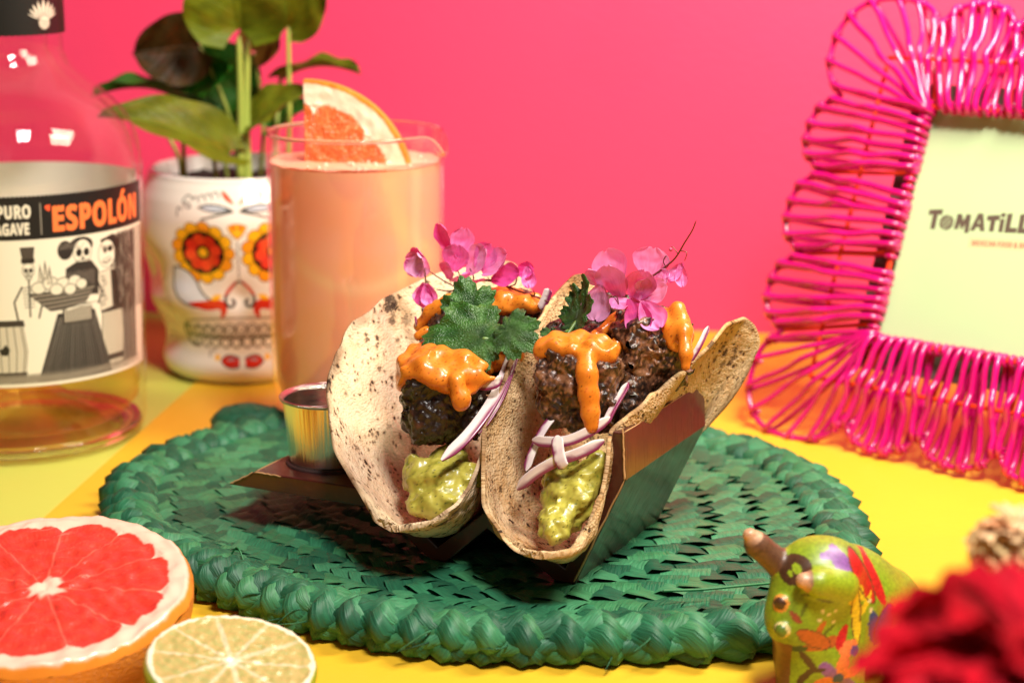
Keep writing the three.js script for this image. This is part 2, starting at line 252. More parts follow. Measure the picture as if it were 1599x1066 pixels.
// bottom(v), left(v), right(v): points (across, up) in millimetres of the fold and of both rims at the distance v along the rack
function tortilla(front, back, bottom, left, right, lc, rc, tex, wav, label) {
  const vm = (front + back) / 2, vr = (back - front) / 2;
  const S = (i, j) => {
    const th = (1 - j) * PI, v = vm + vr * cos(th), f = 2 * i - 1, b = bottom(v), r = f < 0 ? left(v) : right(v), k = abs(f), c = f < 0 ? lc(v) : rc(v);
    const z2 = 3 * k * (1 - k) * (1 - k), z3 = 3 * k * k * (1 - k), z1 = (1 - k) * (1 - k) * (1 - k), z4 = k * k * k, p = (q) => z1 * b[q] + z2 * mix(b[q], r[q], c[q]) + z3 * mix(b[q], r[q], c[q + 2]) + z4 * r[q];
    let x = p(0), y = p(1);
    const w = wav * k * k, e = 1 - j * (1 - j) * 0;
    x += w * 1.6 * n3(v * 0.035, f * 2.1, wav * 7) + 0.5 * n3(v * 0.12, f * 6, 3); y += w * 0.9 * n3(v * 0.06, f * 3, 31) + 0.35 * n3(v * 0.1, f * 6, 13);
    return [x / 1000, y / 1000, -(v + 0.7 * n3(f * 5, v * 0.06, 77) * e + 0.55 * (y - 42) * smooth(30, 100, v)) / 1000];
  };
  const NI = 130, NJ = 120, grid = Array.from({ length: NJ + 1 }, (_, j) => Array.from({ length: NI + 1 }, (_, i) => S(i / NI, j / NJ))), far = (p, q) => hypot(p[0] - q[0], p[1] - q[1], p[2] - q[2]);
  const UU = grid.map((row) => { const c = [0]; for (let i = 1; i <= NI; i++) c[i] = c[i - 1] + far(row[i], row[i - 1]); return c.map((x) => 0.5 + (x - c[NI / 2]) / 0.22); });
  const VV = grid[0].map((_, i) => { const c = [0]; for (let j = 1; j <= NJ; j++) c[j] = c[j - 1] + far(grid[j][i], grid[j - 1][i]); return c.map((x) => 0.5 + (x - c[NJ / 2]) / 0.22); });
  const uv = (i, j) => { const a = Math.round(i * NI), b = Math.round(j * NJ); return [UU[b][a], VV[a][b]]; };
  const scorch = (i, j) => { const k = abs(2 * i - 1), e = smooth(0.965, 0.99, k + 0.012 * n3(i * 9, j * 22, wav)) * (0.35 + 0.5 * n3(i * 5, j * 14, wav * 3)); return mix3([1, 1, 1], [0.22, 0.12, 0.07], clamp(e)); };
  const g = sheet(S, NI, NJ, 0.0015, scorch, uv);
  const o = mesh('tortilla', g, std([1, 1, 1], 0.72, { vertexColors: true, map: tex.map, bumpMap: tex.bump, bumpScale: 0.0014, specularIntensity: 0.5 }));
  o.position.set(...O); o.rotation.y = TURN;
  return tag(rebase(o), label, 'tortilla');
}
tortilla(-36, 150, table([[-36, -62, 25.5], [-20, -62, 19], [0, -62, 12], [20, -62, 10], [90, -62, 10], [150, -62, 25]]),
  table([[-36, -63, 25.5], [-33, -72, 28], [-30, -78, 31.4], [-20, -90.5, 38], [-10, -106, 48.5], [0, -115.5, 60.5], [10, -121, 70], [20, -123.5, 79], [40, -123, 91.5], [60, -119, 99.5], [80, -103, 106], [100, -96, 104], [120, -90, 92], [138, -80, 65], [150, -63, 25]]),
  table([[-36, -61, 25.5], [-33, -50, 29], [-30, -43.5, 33.5], [-20, -40, 38], [-10, -39.5, 46], [0, -41, 54], [20, -43, 72], [40, -43, 86], [60, -46, 96], [80, -50, 100], [110, -50, 90], [138, -52, 60], [150, -61, 25]]),
  (v) => [0.26, 0.06, 0.58, 0.40], (v) => [0.60, 0.05, 0.93, 0.38], tortillaTex(3, [0.74, 0.57, 0.38], 0.40), 1.0, 'pale speckled corn tortilla of the left taco beside the steel cup');
tortilla(-38, 96, table([[-38, 4, 25], [-20, 3, 17.5], [0, 1, 11], [20, 0, 9], [75, 0, 9], [96, 0, 20]]),
  table([[-38, 3, 25], [-34, -5, 24.6], [-30, -12.5, 27.5], [-20, -28, 36.5], [-10, -33.8, 51], [0, -37, 65], [20, -36, 84], [40, -35.5, 97], [60, -38, 105], [76, -39, 108], [86, -38, 98], [92, -28, 72], [96, -1, 20]]),
  table([[-38, 5, 25], [-34, 13, 26], [-30, 17.6, 29.4], [-20, 20, 40], [-10, 19, 54.5], [0, 19.2, 67.5], [18, 24, 75], [36, 28.5, 82.5], [54, 31.5, 89.5], [68, 34.5, 97], [77, 38, 96.5], [84, 40, 91], [90, 40, 80], [94, 30, 55], [96, 1, 20]]),
  (v) => [0.63, 0.07, 0.97, 0.40], (v) => { const a = smooth(-14, 6, v), e = smooth(10, 45, v); return [mix(0.57, 0.22, a), mix(0.08, 0.10, a), mix(0.95, mix(0.88, 0.46, e), a), mix(0.43, mix(0.56, 0.63, e), a)]; }, tortillaTex(8, [0.68, 0.48, 0.27], 0.85), 1.6, 'browner rough corn tortilla of the right taco with a flared torn edge');

// ------------------------------------------------------------------ fillings, in the rack's frame, millimetres (u across, y up, v along)
const M = (p) => [p[0] / 1000, p[1] / 1000, -p[2] / 1000];
const put = (o) => { o.position.set(...O); o.rotation.y = TURN; return rebase(o); };
const wetBump = bumpTex(256, 256, (u, v) => 0.5 + 0.5 * fbm(u * 12, v * 12, 5, 4)); wetBump.repeat.set(30, 30);
const meatMat = std([1, 1, 1], 0.40, { vertexColors: true, bumpMap: wetBump, bumpScale: 0.0004, clearcoat: 0.28, clearcoatRoughness: 0.22, specularIntensity: 0.8 });
const sauceMat = std([1, 1, 1], 0.34, { vertexColors: true, clearcoat: 0.3, clearcoatRoughness: 0.12, specularIntensity: 0.6 });
// a lump of meat: a rounded block with a fibrous, pitted crust
function meatField(c, r, seed, turn, rough = 1, square = 0.55) {
  const ct = cos(turn), st = sin(turn);
  return (x, y, z) => {
    const X = (x - c[0]), Z = (z - c[2]), px = (ct * X + st * Z) / r[0], py = (y - c[1]) / r[1], pz = (ct * Z - st * X) / r[2], m = min(...r);
    const e = 2 + 3 * square, q = pow(pow(abs(px), e) + pow(abs(py), e) + pow(abs(pz), e), 1 / e) - 1;
    return q * m + 1.9 * n3(x * 0.085 + seed, y * 0.085, z * 0.085) + (rough && 0.9 * n3(x * 0.26, y * 0.26 + seed, z * 0.26) + 0.30 * n3(x * 0.75, y * 0.75, z * 0.75 + seed));
  };
}
const fields = {};
function meat(key, c, r, seed, turn, light, label, grp) {
  fields[key] = meatField(c, r, seed, turn, 0); const f = meatField(c, r, seed, turn), R = max(...r) + 4.5, cr = [0.018, 0.008, 0.005];
  const g = wetMesh(f, c.map((x) => x - R), c.map((x) => x + R), 0.75, (x, y, z) => {
    const a = fbm(x * 0.11 + seed, y * 0.11, z * 0.11, 3), b = n3(x * 0.34, y * 0.34, z * 0.34 + seed);
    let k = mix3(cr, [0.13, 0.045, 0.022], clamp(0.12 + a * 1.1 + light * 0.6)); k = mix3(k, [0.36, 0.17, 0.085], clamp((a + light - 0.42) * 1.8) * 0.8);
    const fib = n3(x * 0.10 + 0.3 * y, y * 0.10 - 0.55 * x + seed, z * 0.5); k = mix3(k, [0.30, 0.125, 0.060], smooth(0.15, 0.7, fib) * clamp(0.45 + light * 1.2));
    return mix3(k, [0.010, 0.005, 0.004], smooth(0.2, 0.75, b) * 0.7);
  });
  return tag(put(mesh('meat_chunk', g, meatMat)), label, 'meat', grp);
}
function wetMesh(f, lo, hi, cell, col) {
  const g = nets(f, lo, hi, cell, col), p = g.attributes.position, ix = g.index.array;
  for (let i = 0; i < p.count; i++) p.setXYZ(i, p.getX(i) / 1000, p.getY(i) / 1000, -p.getZ(i) / 1000);
  for (let i = 0; i < ix.length; i += 3) { const t = ix[i]; ix[i] = ix[i + 1]; ix[i + 1] = t; }
  const U = g.attributes.uv; for (let i = 0; i < U.count; i++) U.setXY(i, U.getX(i) / 1000, U.getY(i) / 1000);
  g.computeVertexNormals();
  return g;
}
const sauceCol = (x, y, z) => { const s = n3(x * 0.9, y * 0.9, z * 0.9), q = n3(x * 1.9 + 7, y * 1.9, z * 1.9); let c = mix3([0.64, 0.165, 0.012], [0.70, 0.215, 0.020], 0.5 + 0.5 * n3(x * 0.1, y * 0.1, z * 0.1)); c = mix3(c, [0.42, 0.055, 0.006], smooth(0.55, 0.8, s) * 0.7); return mix3(c, [0.06, 0.015, 0.006], smooth(0.78, 0.88, q) * 0.9); };
// sauce: a film clinging to the meat where the strokes pass over it, plus free drips
function sauce(keys, strokes, film, label, grp) {
  const P = strokes.flatMap((s) => s.slice(1)), lo = [0, 1, 2].map((k) => min(...P.map((p) => p[k])) - 8), hi = [0, 1, 2].map((k) => max(...P.map((p) => p[k])) + 8);
  const f = (x, y, z) => {
    let mask = 1e3, free = 1e3, body = 1e3;
    for (const [r, ...p] of strokes) for (let i = 0; i + 1 < p.length; i++) { const d = capsule(x, y, z, p[i], p[i + 1], (p[i][3] ?? r) * (r > 5 ? 1 : 0.85), (p[i + 1][3] ?? r) * (r > 5 ? 1 : 0.85)); if (r > 5) mask = smin(mask, d, 5); else free = smin(free, d, 2.5); }
    for (const k of keys) body = smin(body, fields[k](x, y, z), 3);
    return smin(smax(body - film, mask, 2.2), free, 3) + 0.2 * n3(x * 0.16, y * 0.16, z * 0.16);
  };
  return tag(put(mesh('chili_sauce', wetMesh(f, lo, hi, 0.62, sauceCol), sauceMat)), label, 'sauce', grp);
}
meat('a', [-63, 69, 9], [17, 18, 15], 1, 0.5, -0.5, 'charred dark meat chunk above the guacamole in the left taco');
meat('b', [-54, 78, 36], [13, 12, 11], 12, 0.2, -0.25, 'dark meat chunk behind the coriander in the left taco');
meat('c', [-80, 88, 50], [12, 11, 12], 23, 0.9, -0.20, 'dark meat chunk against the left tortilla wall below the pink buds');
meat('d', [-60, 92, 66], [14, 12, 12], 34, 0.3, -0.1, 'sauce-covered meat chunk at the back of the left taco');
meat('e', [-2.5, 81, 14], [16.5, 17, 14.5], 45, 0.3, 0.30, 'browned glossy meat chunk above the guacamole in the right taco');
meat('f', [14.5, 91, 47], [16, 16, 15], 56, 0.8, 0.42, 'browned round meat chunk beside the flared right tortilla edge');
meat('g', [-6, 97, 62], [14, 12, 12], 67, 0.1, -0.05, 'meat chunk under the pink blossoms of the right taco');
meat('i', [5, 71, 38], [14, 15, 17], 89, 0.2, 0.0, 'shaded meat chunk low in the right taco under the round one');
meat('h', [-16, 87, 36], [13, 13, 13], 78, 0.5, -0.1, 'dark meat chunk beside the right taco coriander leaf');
sauce(['a', 'b'], [[9, [-77, 84, 3, 12], [-66, 91, 5, 15], [-54, 88, 0, 13], [-47, 82, -3, 8]], [9, [-72, 92, 14, 14], [-54, 92, 18, 14], [-42, 88, 28, 8]], [3, [-49, 82, -6, 3.8], [-46.5, 75, -7, 4.2], [-46.5, 73, -7, 4]], [2.2, [-48, 83, 0, 3.2], [-42, 81.5, 3, 2], [-38, 81.5, 6, 1]]], 3.4, 'orange chili sauce over the front meat chunk of the left taco');
sauce(['c', 'd', 'b'], [[8, [-84, 100, 48, 7], [-72, 104, 52, 8], [-60, 104, 60, 8], [-47, 103, 62, 6]], [3, [-93, 91, 42, 3], [-88, 97, 43, 3.2], [-80, 102.5, 46, 3.4], [-70, 105, 50, 3.2]], [2.6, [-90, 88, 36, 2.4], [-87, 90, 38, 2.8]], [6.5, [-58, 84, 28, 7], [-44, 88, 28, 7]]], 2.4, 'orange chili sauce behind the coriander of the left taco');
sauce(['e', 'h'], [[7, [-15, 97, 10, 8], [-4, 100, 12, 10], [8, 98, 12, 8]], [3.6, [5, 95, 3, 4.4], [7.2, 90, -0.8, 5.0], [8.6, 82, -2.2, 4.7], [10, 75, -3.4, 4.2], [10.8, 69.5, -4, 3.4]]], 3.0, 'thick tongue of orange chili sauce dripping down the right taco front meat');
sauce(['f', 'g', 'h'], [[2.6, [6, 86, 27, 1.8], [5, 93, 32, 2.8], [7, 101, 39, 3.4], [10, 107, 46, 3.6]], [2.4, [-8, 94, 28, 2.4], [-4, 97, 34, 2.6], [1, 103, 42, 2.8], [4, 107, 48, 2.8]], [6.2, [20, 104, 47, 6], [30, 100, 42, 6], [35, 95, 36, 5]], [3.0, [27, 109, 47, 4], [33, 102, 40, 3.6], [36, 94, 34, 3.0], [36.5, 89, 33, 2.4]], [2.2, [-14, 97, 30, 2.2], [-9, 98, 28, 2.4], [-3, 97, 26, 2.2]]], 2.2, 'orange chili sauce strands under the pink blossoms of the right taco');

// guacamole: soft lumps lying in the fold
const guacMat = std([1, 1, 1], 0.36, { vertexColors: true, clearcoat: 0.3, clearcoatRoughness: 0.18 });
function guac(balls, label) {
  const lo = [0, 1, 2].map((k) => min(...balls.map((b) => b[k] - b[3])) - 3), hi = [0, 1, 2].map((k) => max(...balls.map((b) => b[k] + b[3])) + 3);
  const f = (x, y, z) => { let d = 1e3; for (const b of balls) d = smin(d, hypot(x - b[0], y - b[1], z - b[2]) - b[3], 5); return d + 1.3 * n3(x * 0.11, y * 0.11, z * 0.11) + 0.40 * n3(x * 0.30, y * 0.30, z * 0.30 + 3) + 0.07 * n3(x, y, z); };
  const col = (x, y, z) => { const a = fbm(x * 0.14, y * 0.14, z * 0.14, 3), b = n3(x * 0.8, y * 0.8, z * 0.8 + 5); let c = mix3([0.31, 0.27, 0.030], [0.50, 0.44, 0.075], clamp(0.5 + a)); c = mix3(c, [0.13, 0.17, 0.02], smooth(0.3, 0.8, -a + 0.3 * b)); return mix3(c, [0.04, 0.05, 0.01], smooth(0.74, 0.85, b)); };
  return tag(put(mesh('guacamole', wetMesh(f, lo, hi, 0.7, col), guacMat)), label, 'guacamole');
}
guac([[-66, 38, -6, 8], [-55, 37, -6, 9.5], [-46, 40, -4, 7], [-62, 30, -13, 6], [-52, 31, -15, 7], [-46, 34, -13, 5], [-57, 44, 4, 8], [-59, 30, -18, 4.5], [-71, 42, -4, 4]], 'green guacamole in the front of the left taco');
guac([[0, 40, -6, 9], [9, 46, -3, 7], [11, 52, 2, 6], [4, 34, -14, 7.5], [9, 41, -11, 6.5], [3, 33, -22, 6.2], [5, 31, -26, 4.5], [-4, 46, 2, 8]], 'green guacamole sliding out of the front of the right taco');

// red onion slivers: white flesh with a purple skin edge
const onionMat = std([1, 1, 1], 0.3, { vertexColors: true, clearcoat: 0.3, clearcoatRoughness: 0.2 });
function onion(pts, wid, up, purple, label, grp) {
  wid *= 0.86; purple += 0.18;
  const cv = new THREE.CatmullRomCurve3(pts.map((p) => V3(...M(p)))), U = V3(...up).normalize();
  const ring = Array.from({ length: 25 }, (_, i) => { const a = i / 24 * 2 * PI, q = (x) => Math.sign(x) * pow(abs(x), 0.45); return [0.5 * q(cos(a)), 0.5 * q(sin(a))]; });
  const g = sheet((s, t) => {
    const c = cv.getPoint(t), T = cv.getTangent(t), B = U.clone().addScaledVector(T, -U.dot(T)).normalize(), Nn = T.clone().cross(B), e = max(0.25, pow(clamp(min(t, 1 - t) * 9), 0.5)), k = ring[min(24, Math.round(s * 24))];
    return c.addScaledVector(B, k[0] * wid * e / 1000).addScaledVector(Nn, k[1] * wid * 0.26 * pow(e, 0.5) / 1000).toArray();
  }, 24, 30, 0, (s, t) => { const k = ring[min(24, Math.round(s * 24))], w = smooth(0.28 - 0.5 * purple, 0.52 - 0.5 * purple, k[0] + 0.12 * n3(t * 5, wid, 1)); return mix3(mix3([0.80, 0.74, 0.68], [0.66, 0.50, 0.53], 0.5 + 0.5 * n3(t * 3, s * 4, wid)), [0.20, 0.016, 0.080], w); });
  return tag(put(mesh('onion_sliver', g, onionMat)), label, 'onion', grp);
}
onion([[-50, 51, -18], [-43, 60, -8], [-39, 71, 6], [-39, 83, 22], [-41, 92, 34]], 6, [1, -0.3, 0], 0.2, 'long red onion sliver along the right wall of the left taco');
onion([[-40, 60, -4], [-37, 72, 10], [-38, 86, 26], [-40, 94, 36]], 4, [1, 0, 0], 0.1, 'pale onion sliver behind the long one in the left taco');
onion([[-50, 79, 6], [-42, 78, 5], [-37, 79.5, 6], [-36, 82, 9]], 4.5, [0, -1, 0.2], 0.5, 'curled onion end under the orange sauce of the left taco');
onion([[-16, 43, -17], [-9, 50, -16], [-1, 55.5, -14], [9, 60, -10], [16, 64, -3]], 5.5, [0.2, -1, 0], 0.55, 'purple onion sliver lying lowest across the right guacamole');
onion([[-13, 62, -9], [-6, 62.5, -10.5], [3, 64, -10], [11, 68, -5], [16, 72, 3]], 5.2, [0, -1, 0.2], 0.35, 'wide white onion sliver just under the drip of sauce in the right taco');
onion([[-1, 66, -11], [0.5, 61, -13.5], [2.5, 56.5, -15], [4, 54, -15]], 6, [-1, 0, 0], 0.0, 'short white onion piece hanging down between two slivers');
onion([[14.5, 69, 1], [15.5, 74, 5], [17, 79, 10], [18.5, 84, 15]], 4.4, [1, 0.3, 0], 0.45, 'onion piece poking up beside the right tortilla wall');
onion([[-14, 50, -13], [-13, 57, -9], [-11, 65, -3], [-8, 71, 3]], 4, [-1, 0, 0], 0.2, 'thin onion sliver rising along the left wall of the right taco');
onion([[-22, 92, 26], [-15, 94, 24], [-8, 95, 24]], 5, [0, -1, 0], 0.5, 'onion piece under the sauce beside the right coriander leaf');
onion([[34, 88, 44], [37, 94, 46], [39, 102, 52]], 3, [1, 0, 0], 0.5, 'onion tip showing over the flared right tortilla edge');
onion([[-42, 100, 60], [-40, 105, 61], [-39, 109, 62]], 5.0, [1, 0, 0], 0.4, 'upright onion piece at the back between the two tacos');
onion([[-93, 92, 40], [-92, 95, 37], [-90, 93, 34]], 3.4, [0, 1, 0], 1.0, 'dark browned onion curl sticking to the left tortilla wall');

// coriander: toothed, lobed leaves on thin stalks
const leafBump = bumpTex(256, 256, (u, v) => { const d = abs(v - 0.5), a = abs(((u * 9 + d * 5) % 1) - 0.5); return 0.5 + 0.3 * n3(u * 18, v * 18, 1) - 0.4 * smooth(0.10, 0, a) - 0.4 * smooth(0.03, 0, d); });
const coriMat = std([1, 1, 1], 0.42, { vertexColors: true, bumpMap: leafBump, bumpScale: 0.0006 });
function coriander(c, size, ax, ay, curl, seed, label, stalk) {
  const A = V3(...ax).normalize(), Nn = V3(...ay); Nn.addScaledVector(A, -A.dot(Nn)).normalize(); const B = Nn.clone().cross(A), C = V3(...M(c));
  const lobes = [[0, 1, 0.56], [0.80, 0.88, 0.52], [-0.80, 0.88, 0.52], [1.6, 0.72, 0.55], [-1.6, 0.72, 0.55], [2.4, 0.45, 0.5], [-2.4, 0.45, 0.5]];
  const out = (t) => { let r = 0.30; for (const [a, l, w] of lobes) { let d = abs(t - a); d = min(d, 2 * PI - d); r = max(r, l * (1 - pow(d / (w * 1.55), 2))); } return max(0.14, r) * (1 + 0.10 * abs(((t * 4.9 + seed) % 1 + 1) % 1 * 2 - 1) - 0.04 + 0.05 * n3(t * 3, seed, 2)); };
  const pos = (s, t) => { const th = (s * 2 - 1) * PI, r = out(th) * t * size / 1000, x = r * cos(th), y = r * sin(th), q = 1000 / size, z = size / 1000 * (curl * (0.34 * (x * x + y * y) * q * q) + 0.10 * n3(x * q * 2.1, y * q * 2.1, seed) * t + 0.035 * cos(th * 10) * t * t); return C.clone().addScaledVector(A, x).addScaledVector(B, y).addScaledVector(Nn, z).toArray(); };
  const o = group('coriander_leaf');
  mesh('leaf', sheet(pos, 160, 10, 0.00035, (s, t) => mix3([0.040, 0.125, 0.016], [0.014, 0.060, 0.010], clamp(0.5 + 0.7 * n3(cos(s * 6.28) * t * 2, sin(s * 6.28) * t * 2, seed) - 0.25 * t)), (s, t) => [t, s * 5]), coriMat, o);
  if (stalk) mesh('stalk', taper([pos(0, 0.1), ...stalk.map(M)], 0.0008, 0.0006, 20, 6), std([0.13, 0.22, 0.04], 0.4), o);
  return tag(put(o), label, 'herb leaf');
}
coriander([-50, 95, 17], 25, [-0.80, 0.05, 0.28], [0.30, 0.62, 0.75], -0.55, 4.2, 'large toothed coriander leaf lying over the left taco filling', [[-42, 94, 22], [-38, 92, 28]]);
coriander([-60, 101, 28], 17, [-0.25, 0.85, -0.1], [0.35, 0.25, 0.9], -0.6, 9.7, 'bright upper coriander leaf behind the largest one in the left taco', [[-56, 98, 28], [-50, 95, 26]]);
coriander([-38, 99, 20], 15, [0.75, -0.25, 0.1], [0.15, 0.55, 0.85], -0.5, 14.1, 'coriander leaf leaning on the wall between the two tacos', [[-44, 97, 22], [-50, 95, 22]]);
coriander([-12, 104, 32], 18, [0.3, 0.9, -0.3], [-0.56, 0.31, 0.63], 0.7, 21.3, 'folded dark coriander leaf standing beside the pink blossoms of the right taco', [[-16, 92, 20], [-19, 84, 14]]);
coriander([-16, 98, 20], 10, [-0.1, -0.8, 0.5], [0.5, 0.4, 0.7], 0.6, 27.7, 'small light green coriander leaf at the foot of the folded one', [[-15, 99, 24], [-14, 100, 28]]);

// pink coral vine blossoms: heart-shaped papery petals on a wiry stem
const petalMats = [[0.86, 0.27, 0.62], [0.82, 0.19, 0.54], [0.76, 0.07, 0.38], [0.88, 0.38, 0.68]].map((c, k) => std([1, 1, 1], 0.55, { transmission: 0.28, thickness: 0, map: dataTex(128, 128, (u, v) => { const e = 0.13 * n3(u * 3, v * 2, k) + 0.12 * sin(u * 46 + 3 * n3(u * 4, v * 4, 7)), d = abs(u - 0.5) * 2; return mix3(c, [c[0] * 0.8, c[1] * 0.28, c[2] * 0.5], clamp(0.45 - 0.75 * v + 0.30 * d * d + e)); }, true) }));
// one cupped petal: base b, pointing along d, its hollow facing n
function petal(b, d, n, len, wid, cup, k, o) {
  const D = V3(...d).normalize(), Nn = V3(...n); Nn.addScaledVector(D, -D.dot(Nn)).normalize(); const W = D.clone().cross(Nn), Bp = V3(...M(b)), R = rng(k * 97 + floor(b[0] * 13 + b[1] * 7) + 5000), j = R() * 6;
  const g = sheet((s, t) => { const w = wid * (0.10 + 0.9 * pow(sin(min(1, t * 1.08) * PI * 0.62 + 0.10), 0.9)) * sqrt(max(0.0, 1 - pow(max(0, t - 0.62) / 0.40, 2))), x = (s - 0.5) * w, q = (s - 0.5) * 2, z = cup * (-q * q * 0.5 * (w / wid) - 0.9 * pow(t - 0.45, 2)) * len + 0.5 * n3(s * 3, t * 3, j) + 0.35 * sin(s * 21 + j) * t * t * 0.5; return Bp.clone().addScaledVector(W, x / 1000).addScaledVector(D, (len * t - (abs(q) < 0.25 ? 0.05 * len * t * t : 0)) / 1000).addScaledVector(Nn, -z / 1000).toArray(); }, 14, 14);
  mesh('petal', g, petalMats[k % 4], o);
}
const stemMat = std([0.13, 0.022, 0.015], 0.5), budMat = std([0.60, 0.07, 0.17], 0.5);
function blossom(c, face, size, n, seed, o) {            // petals folded round a centre, opening towards face
  const R = rng(seed), F = V3(...face).normalize(), A = (abs(F.y) < 0.9 ? V3(0, 1, 0) : V3(1, 0, 0)).cross(F).normalize(), B = F.clone().cross(A);
  for (let i = 0; i < n; i++) { const t = (i + 0.35 * R()) / n * 2 * PI, out = A.clone().multiplyScalar(cos(t)).addScaledVector(B, sin(t)), op = 0.55 + 0.4 * R(), d = out.clone().multiplyScalar(op).addScaledVector(F, 1 - op * 0.75); petal([c[0] - 0.12 * size * d.x, c[1] - 0.1 * size, c[2]], d.toArray(), F.clone().addScaledVector(out, -0.6).toArray(), size * (0.85 + 0.35 * R()), size * (0.85 + 0.3 * R()), 0.36, floor(R() * 4), o); }
}
{
  const a = group('blossom_sprig');
  mesh('stem', taper([[-88, 103, 64], [-82, 106.5, 64], [-74, 109, 66], [-66, 108.5, 66], [-56, 106.5, 64], [-46, 105, 62], [-38, 103.5, 60]].map(M), 0.0006, 0.00045, 40, 6), stemMat, a);
  for (const [p, q] of [[[-84, 105.5, 64], [-87, 113, 67]], [[-78, 108, 65], [-80, 114, 66]], [[-72, 109, 66], [-66, 114, 64]], [[-60, 107.5, 65], [-55, 113, 63]], [[-48, 105.2, 62], [-46, 108, 61]], [[-84, 105, 64], [-94, 104, 60]], [[-86, 105, 64], [-101, 113, 62]]]) mesh('flower_stalk', taper([p, [(p[0] + q[0]) / 2 + 1.2, (p[1] + q[1]) / 2 - 1, (p[2] + q[2]) / 2], q].map(M), 0.00035, 0.0003, 10, 5), stemMat, a);
  for (const [x, y, v, d, n, l, w, k] of [[-89, 119, 68, [-0.45, 1, 0], [-0.5, 0.2, 1], 13, 7, 2], [-86, 118, 67, [0.15, 1, -0.1], [0.6, 0.1, 1], 11.5, 8, 0], [-88, 112, 66, [0.2, 0.9, 0.1], [0.3, -0.1, 1], 11, 9, 1], [-80, 111, 66, [0.55, 0.8, 0], [-0.2, 0.5, 1], 13, 9.5, 3], [-76, 114, 66, [0.5, 0.7, -0.1], [0.3, 0.6, 0.6], 11, 9, 1], [-72, 112, 64, [0.75, 0.5, 0.1], [-0.3, 0.8, 0.9], 14, 10, 0], [-67, 110, 63, [0.85, 0.25, 0.1], [0, 0.6, 1], 13, 8, 2], [-90, 108, 66, [0.1, 0.75, 0.3], [-0.3, 0.1, 1], 8, 7, 1], [-83, 107, 65, [0.2, 0.35, 0.6], [0, 0.7, 0.5], 7, 7, 0], [-56, 115, 63, [0.75, 0.1, 0], [0.2, 0.5, 1], 8, 5.5, 2], [-50, 118, 62, [0.2, -0.95, 0.1], [0.8, 0, 1], 8, 5, 1], [-76, 108, 64, [0.4, 0.2, 0.8], [0.1, 0.9, 0.2], 8, 8, 1]]) petal([x, y, v], d, n, l * 1.22, w * 1.4, 0.34, k, a);
  tag(put(a), 'pink blossom sprig lying across the top of the left taco', 'blossom sprig');
  const b = group('pink_blossom'); blossom([-102.5, 117, 62], [-0.25, -0.15, 1], 8.2, 5, 41, b); petal([-102, 120, 60], [0, -1, 0.1], [0, 0.2, 1], 11, 13, 0.3, 3, b);
  tag(put(b), 'round pink blossom over the left rim of the left taco', 'blossom');
  const c = group('pink_blossom'); petal([-98, 107, 58], [-0.25, -1, 0.2], [-0.4, 0, 1], 10, 8, 0.4, 0, c); petal([-97, 107, 57], [0.35, -1, 0.2], [0.4, 0, 1], 10.5, 8, 0.4, 1, c); petal([-97.5, 107, 56], [0, -1, -0.05], [0, 0, 1], 11, 10, 0.2, 2, c); mesh('flower_stalk', taper([[-97.5, 106.5, 57], [-98.5, 112, 58], [-101, 117, 62]].map(M), 0.0004, 0.0003, 10, 5), stemMat, c);
  tag(put(c), 'small closed pink bud hanging inside the left tortilla wall', 'blossom');
  const d = group('blossom_sprig');
  mesh('stem', taper([[2, 100, 50], [6, 110, 48], [12, 119, 46], [18, 124, 48], [24, 129.5, 50], [28, 136.5, 51], [31, 142, 52], [32.5, 146, 52]].map(M), 0.0007, 0.0003, 44, 6), stemMat, d);
  for (const pts of [[[22, 128, 50], [20.5, 130.5, 50], [19.5, 128.5, 49], [20.5, 126, 49]], [[25.5, 132, 50], [23, 134.5, 50], [22.2, 133.6, 50], [23, 133, 50]], [[26, 133, 51], [29, 132.5, 51], [28.5, 129, 50]], [[0, 112, 38], [4, 114.5, 36], [5.5, 109, 35], [4.6, 104, 34]]]) mesh('tendril', taper(pts.map(M), 0.0003, 0.0002, 18, 5), stemMat, d);
  for (const [x, y, v, dd, n, l, w, k] of [
    [2.5, 118, 45, [-0.45, 0.85, 0], [-0.1, 0.2, 1], 15, 15, 3], [-5, 117, 43, [-0.5, 0.6, 0.2], [-0.6, 0.1, 1], 9, 9, 3], [13, 120, 50, [0.1, 0.95, -0.1], [0.1, 0.3, 1], 13, 15, 3],
    [5, 114, 40, [-0.25, 0.8, 0.3], [-0.2, 0.2, 1], 15, 14, 0], [10, 113, 41, [0.35, 0.75, 0.2], [0.5, 0.2, 1], 15, 12, 1], [13, 114, 42, [0.25, 0.7, 0.2], [0.5, -0.1, 1], 9, 8, 3], [-2, 119, 35, [-0.1, -1, 0.1], [-0.25, 0.1, 1], 14.5, 14, 3],
    [13, 112, 41, [0.75, 0.6, 0], [0.2, 0.4, 1], 14, 10, 3], [10, 114, 37, [0.5, -0.85, 0.15], [0.1, 0.2, 1], 15, 11, 2], [15, 113, 37, [0.65, -0.75, 0.1], [0.5, 0.4, 1], 13, 11, 1], [8, 113, 39, [-0.35, -0.3, 0.6], [0, 0.8, 0.7], 8, 8, 0], [18, 118, 47, [0.5, 0.6, 0], [-0.5, 0.5, 1], 8, 7, 3]]) petal([x, y, v], dd, n, l * 1.06, w * 1.12, 0.3, k, d);
  for (const [x, y, v, dd, l] of [[26, 126, 50, [-0.35, -0.4, 0.1], 8], [27, 128, 50, [0.2, -1, 0.2], 10], [28, 128, 50, [-0.55, -0.8, 0.3], 9]]) petal([x, y, v], dd, [0.2, 0.2, 1], l, 5.5, 0.5, 0, d);
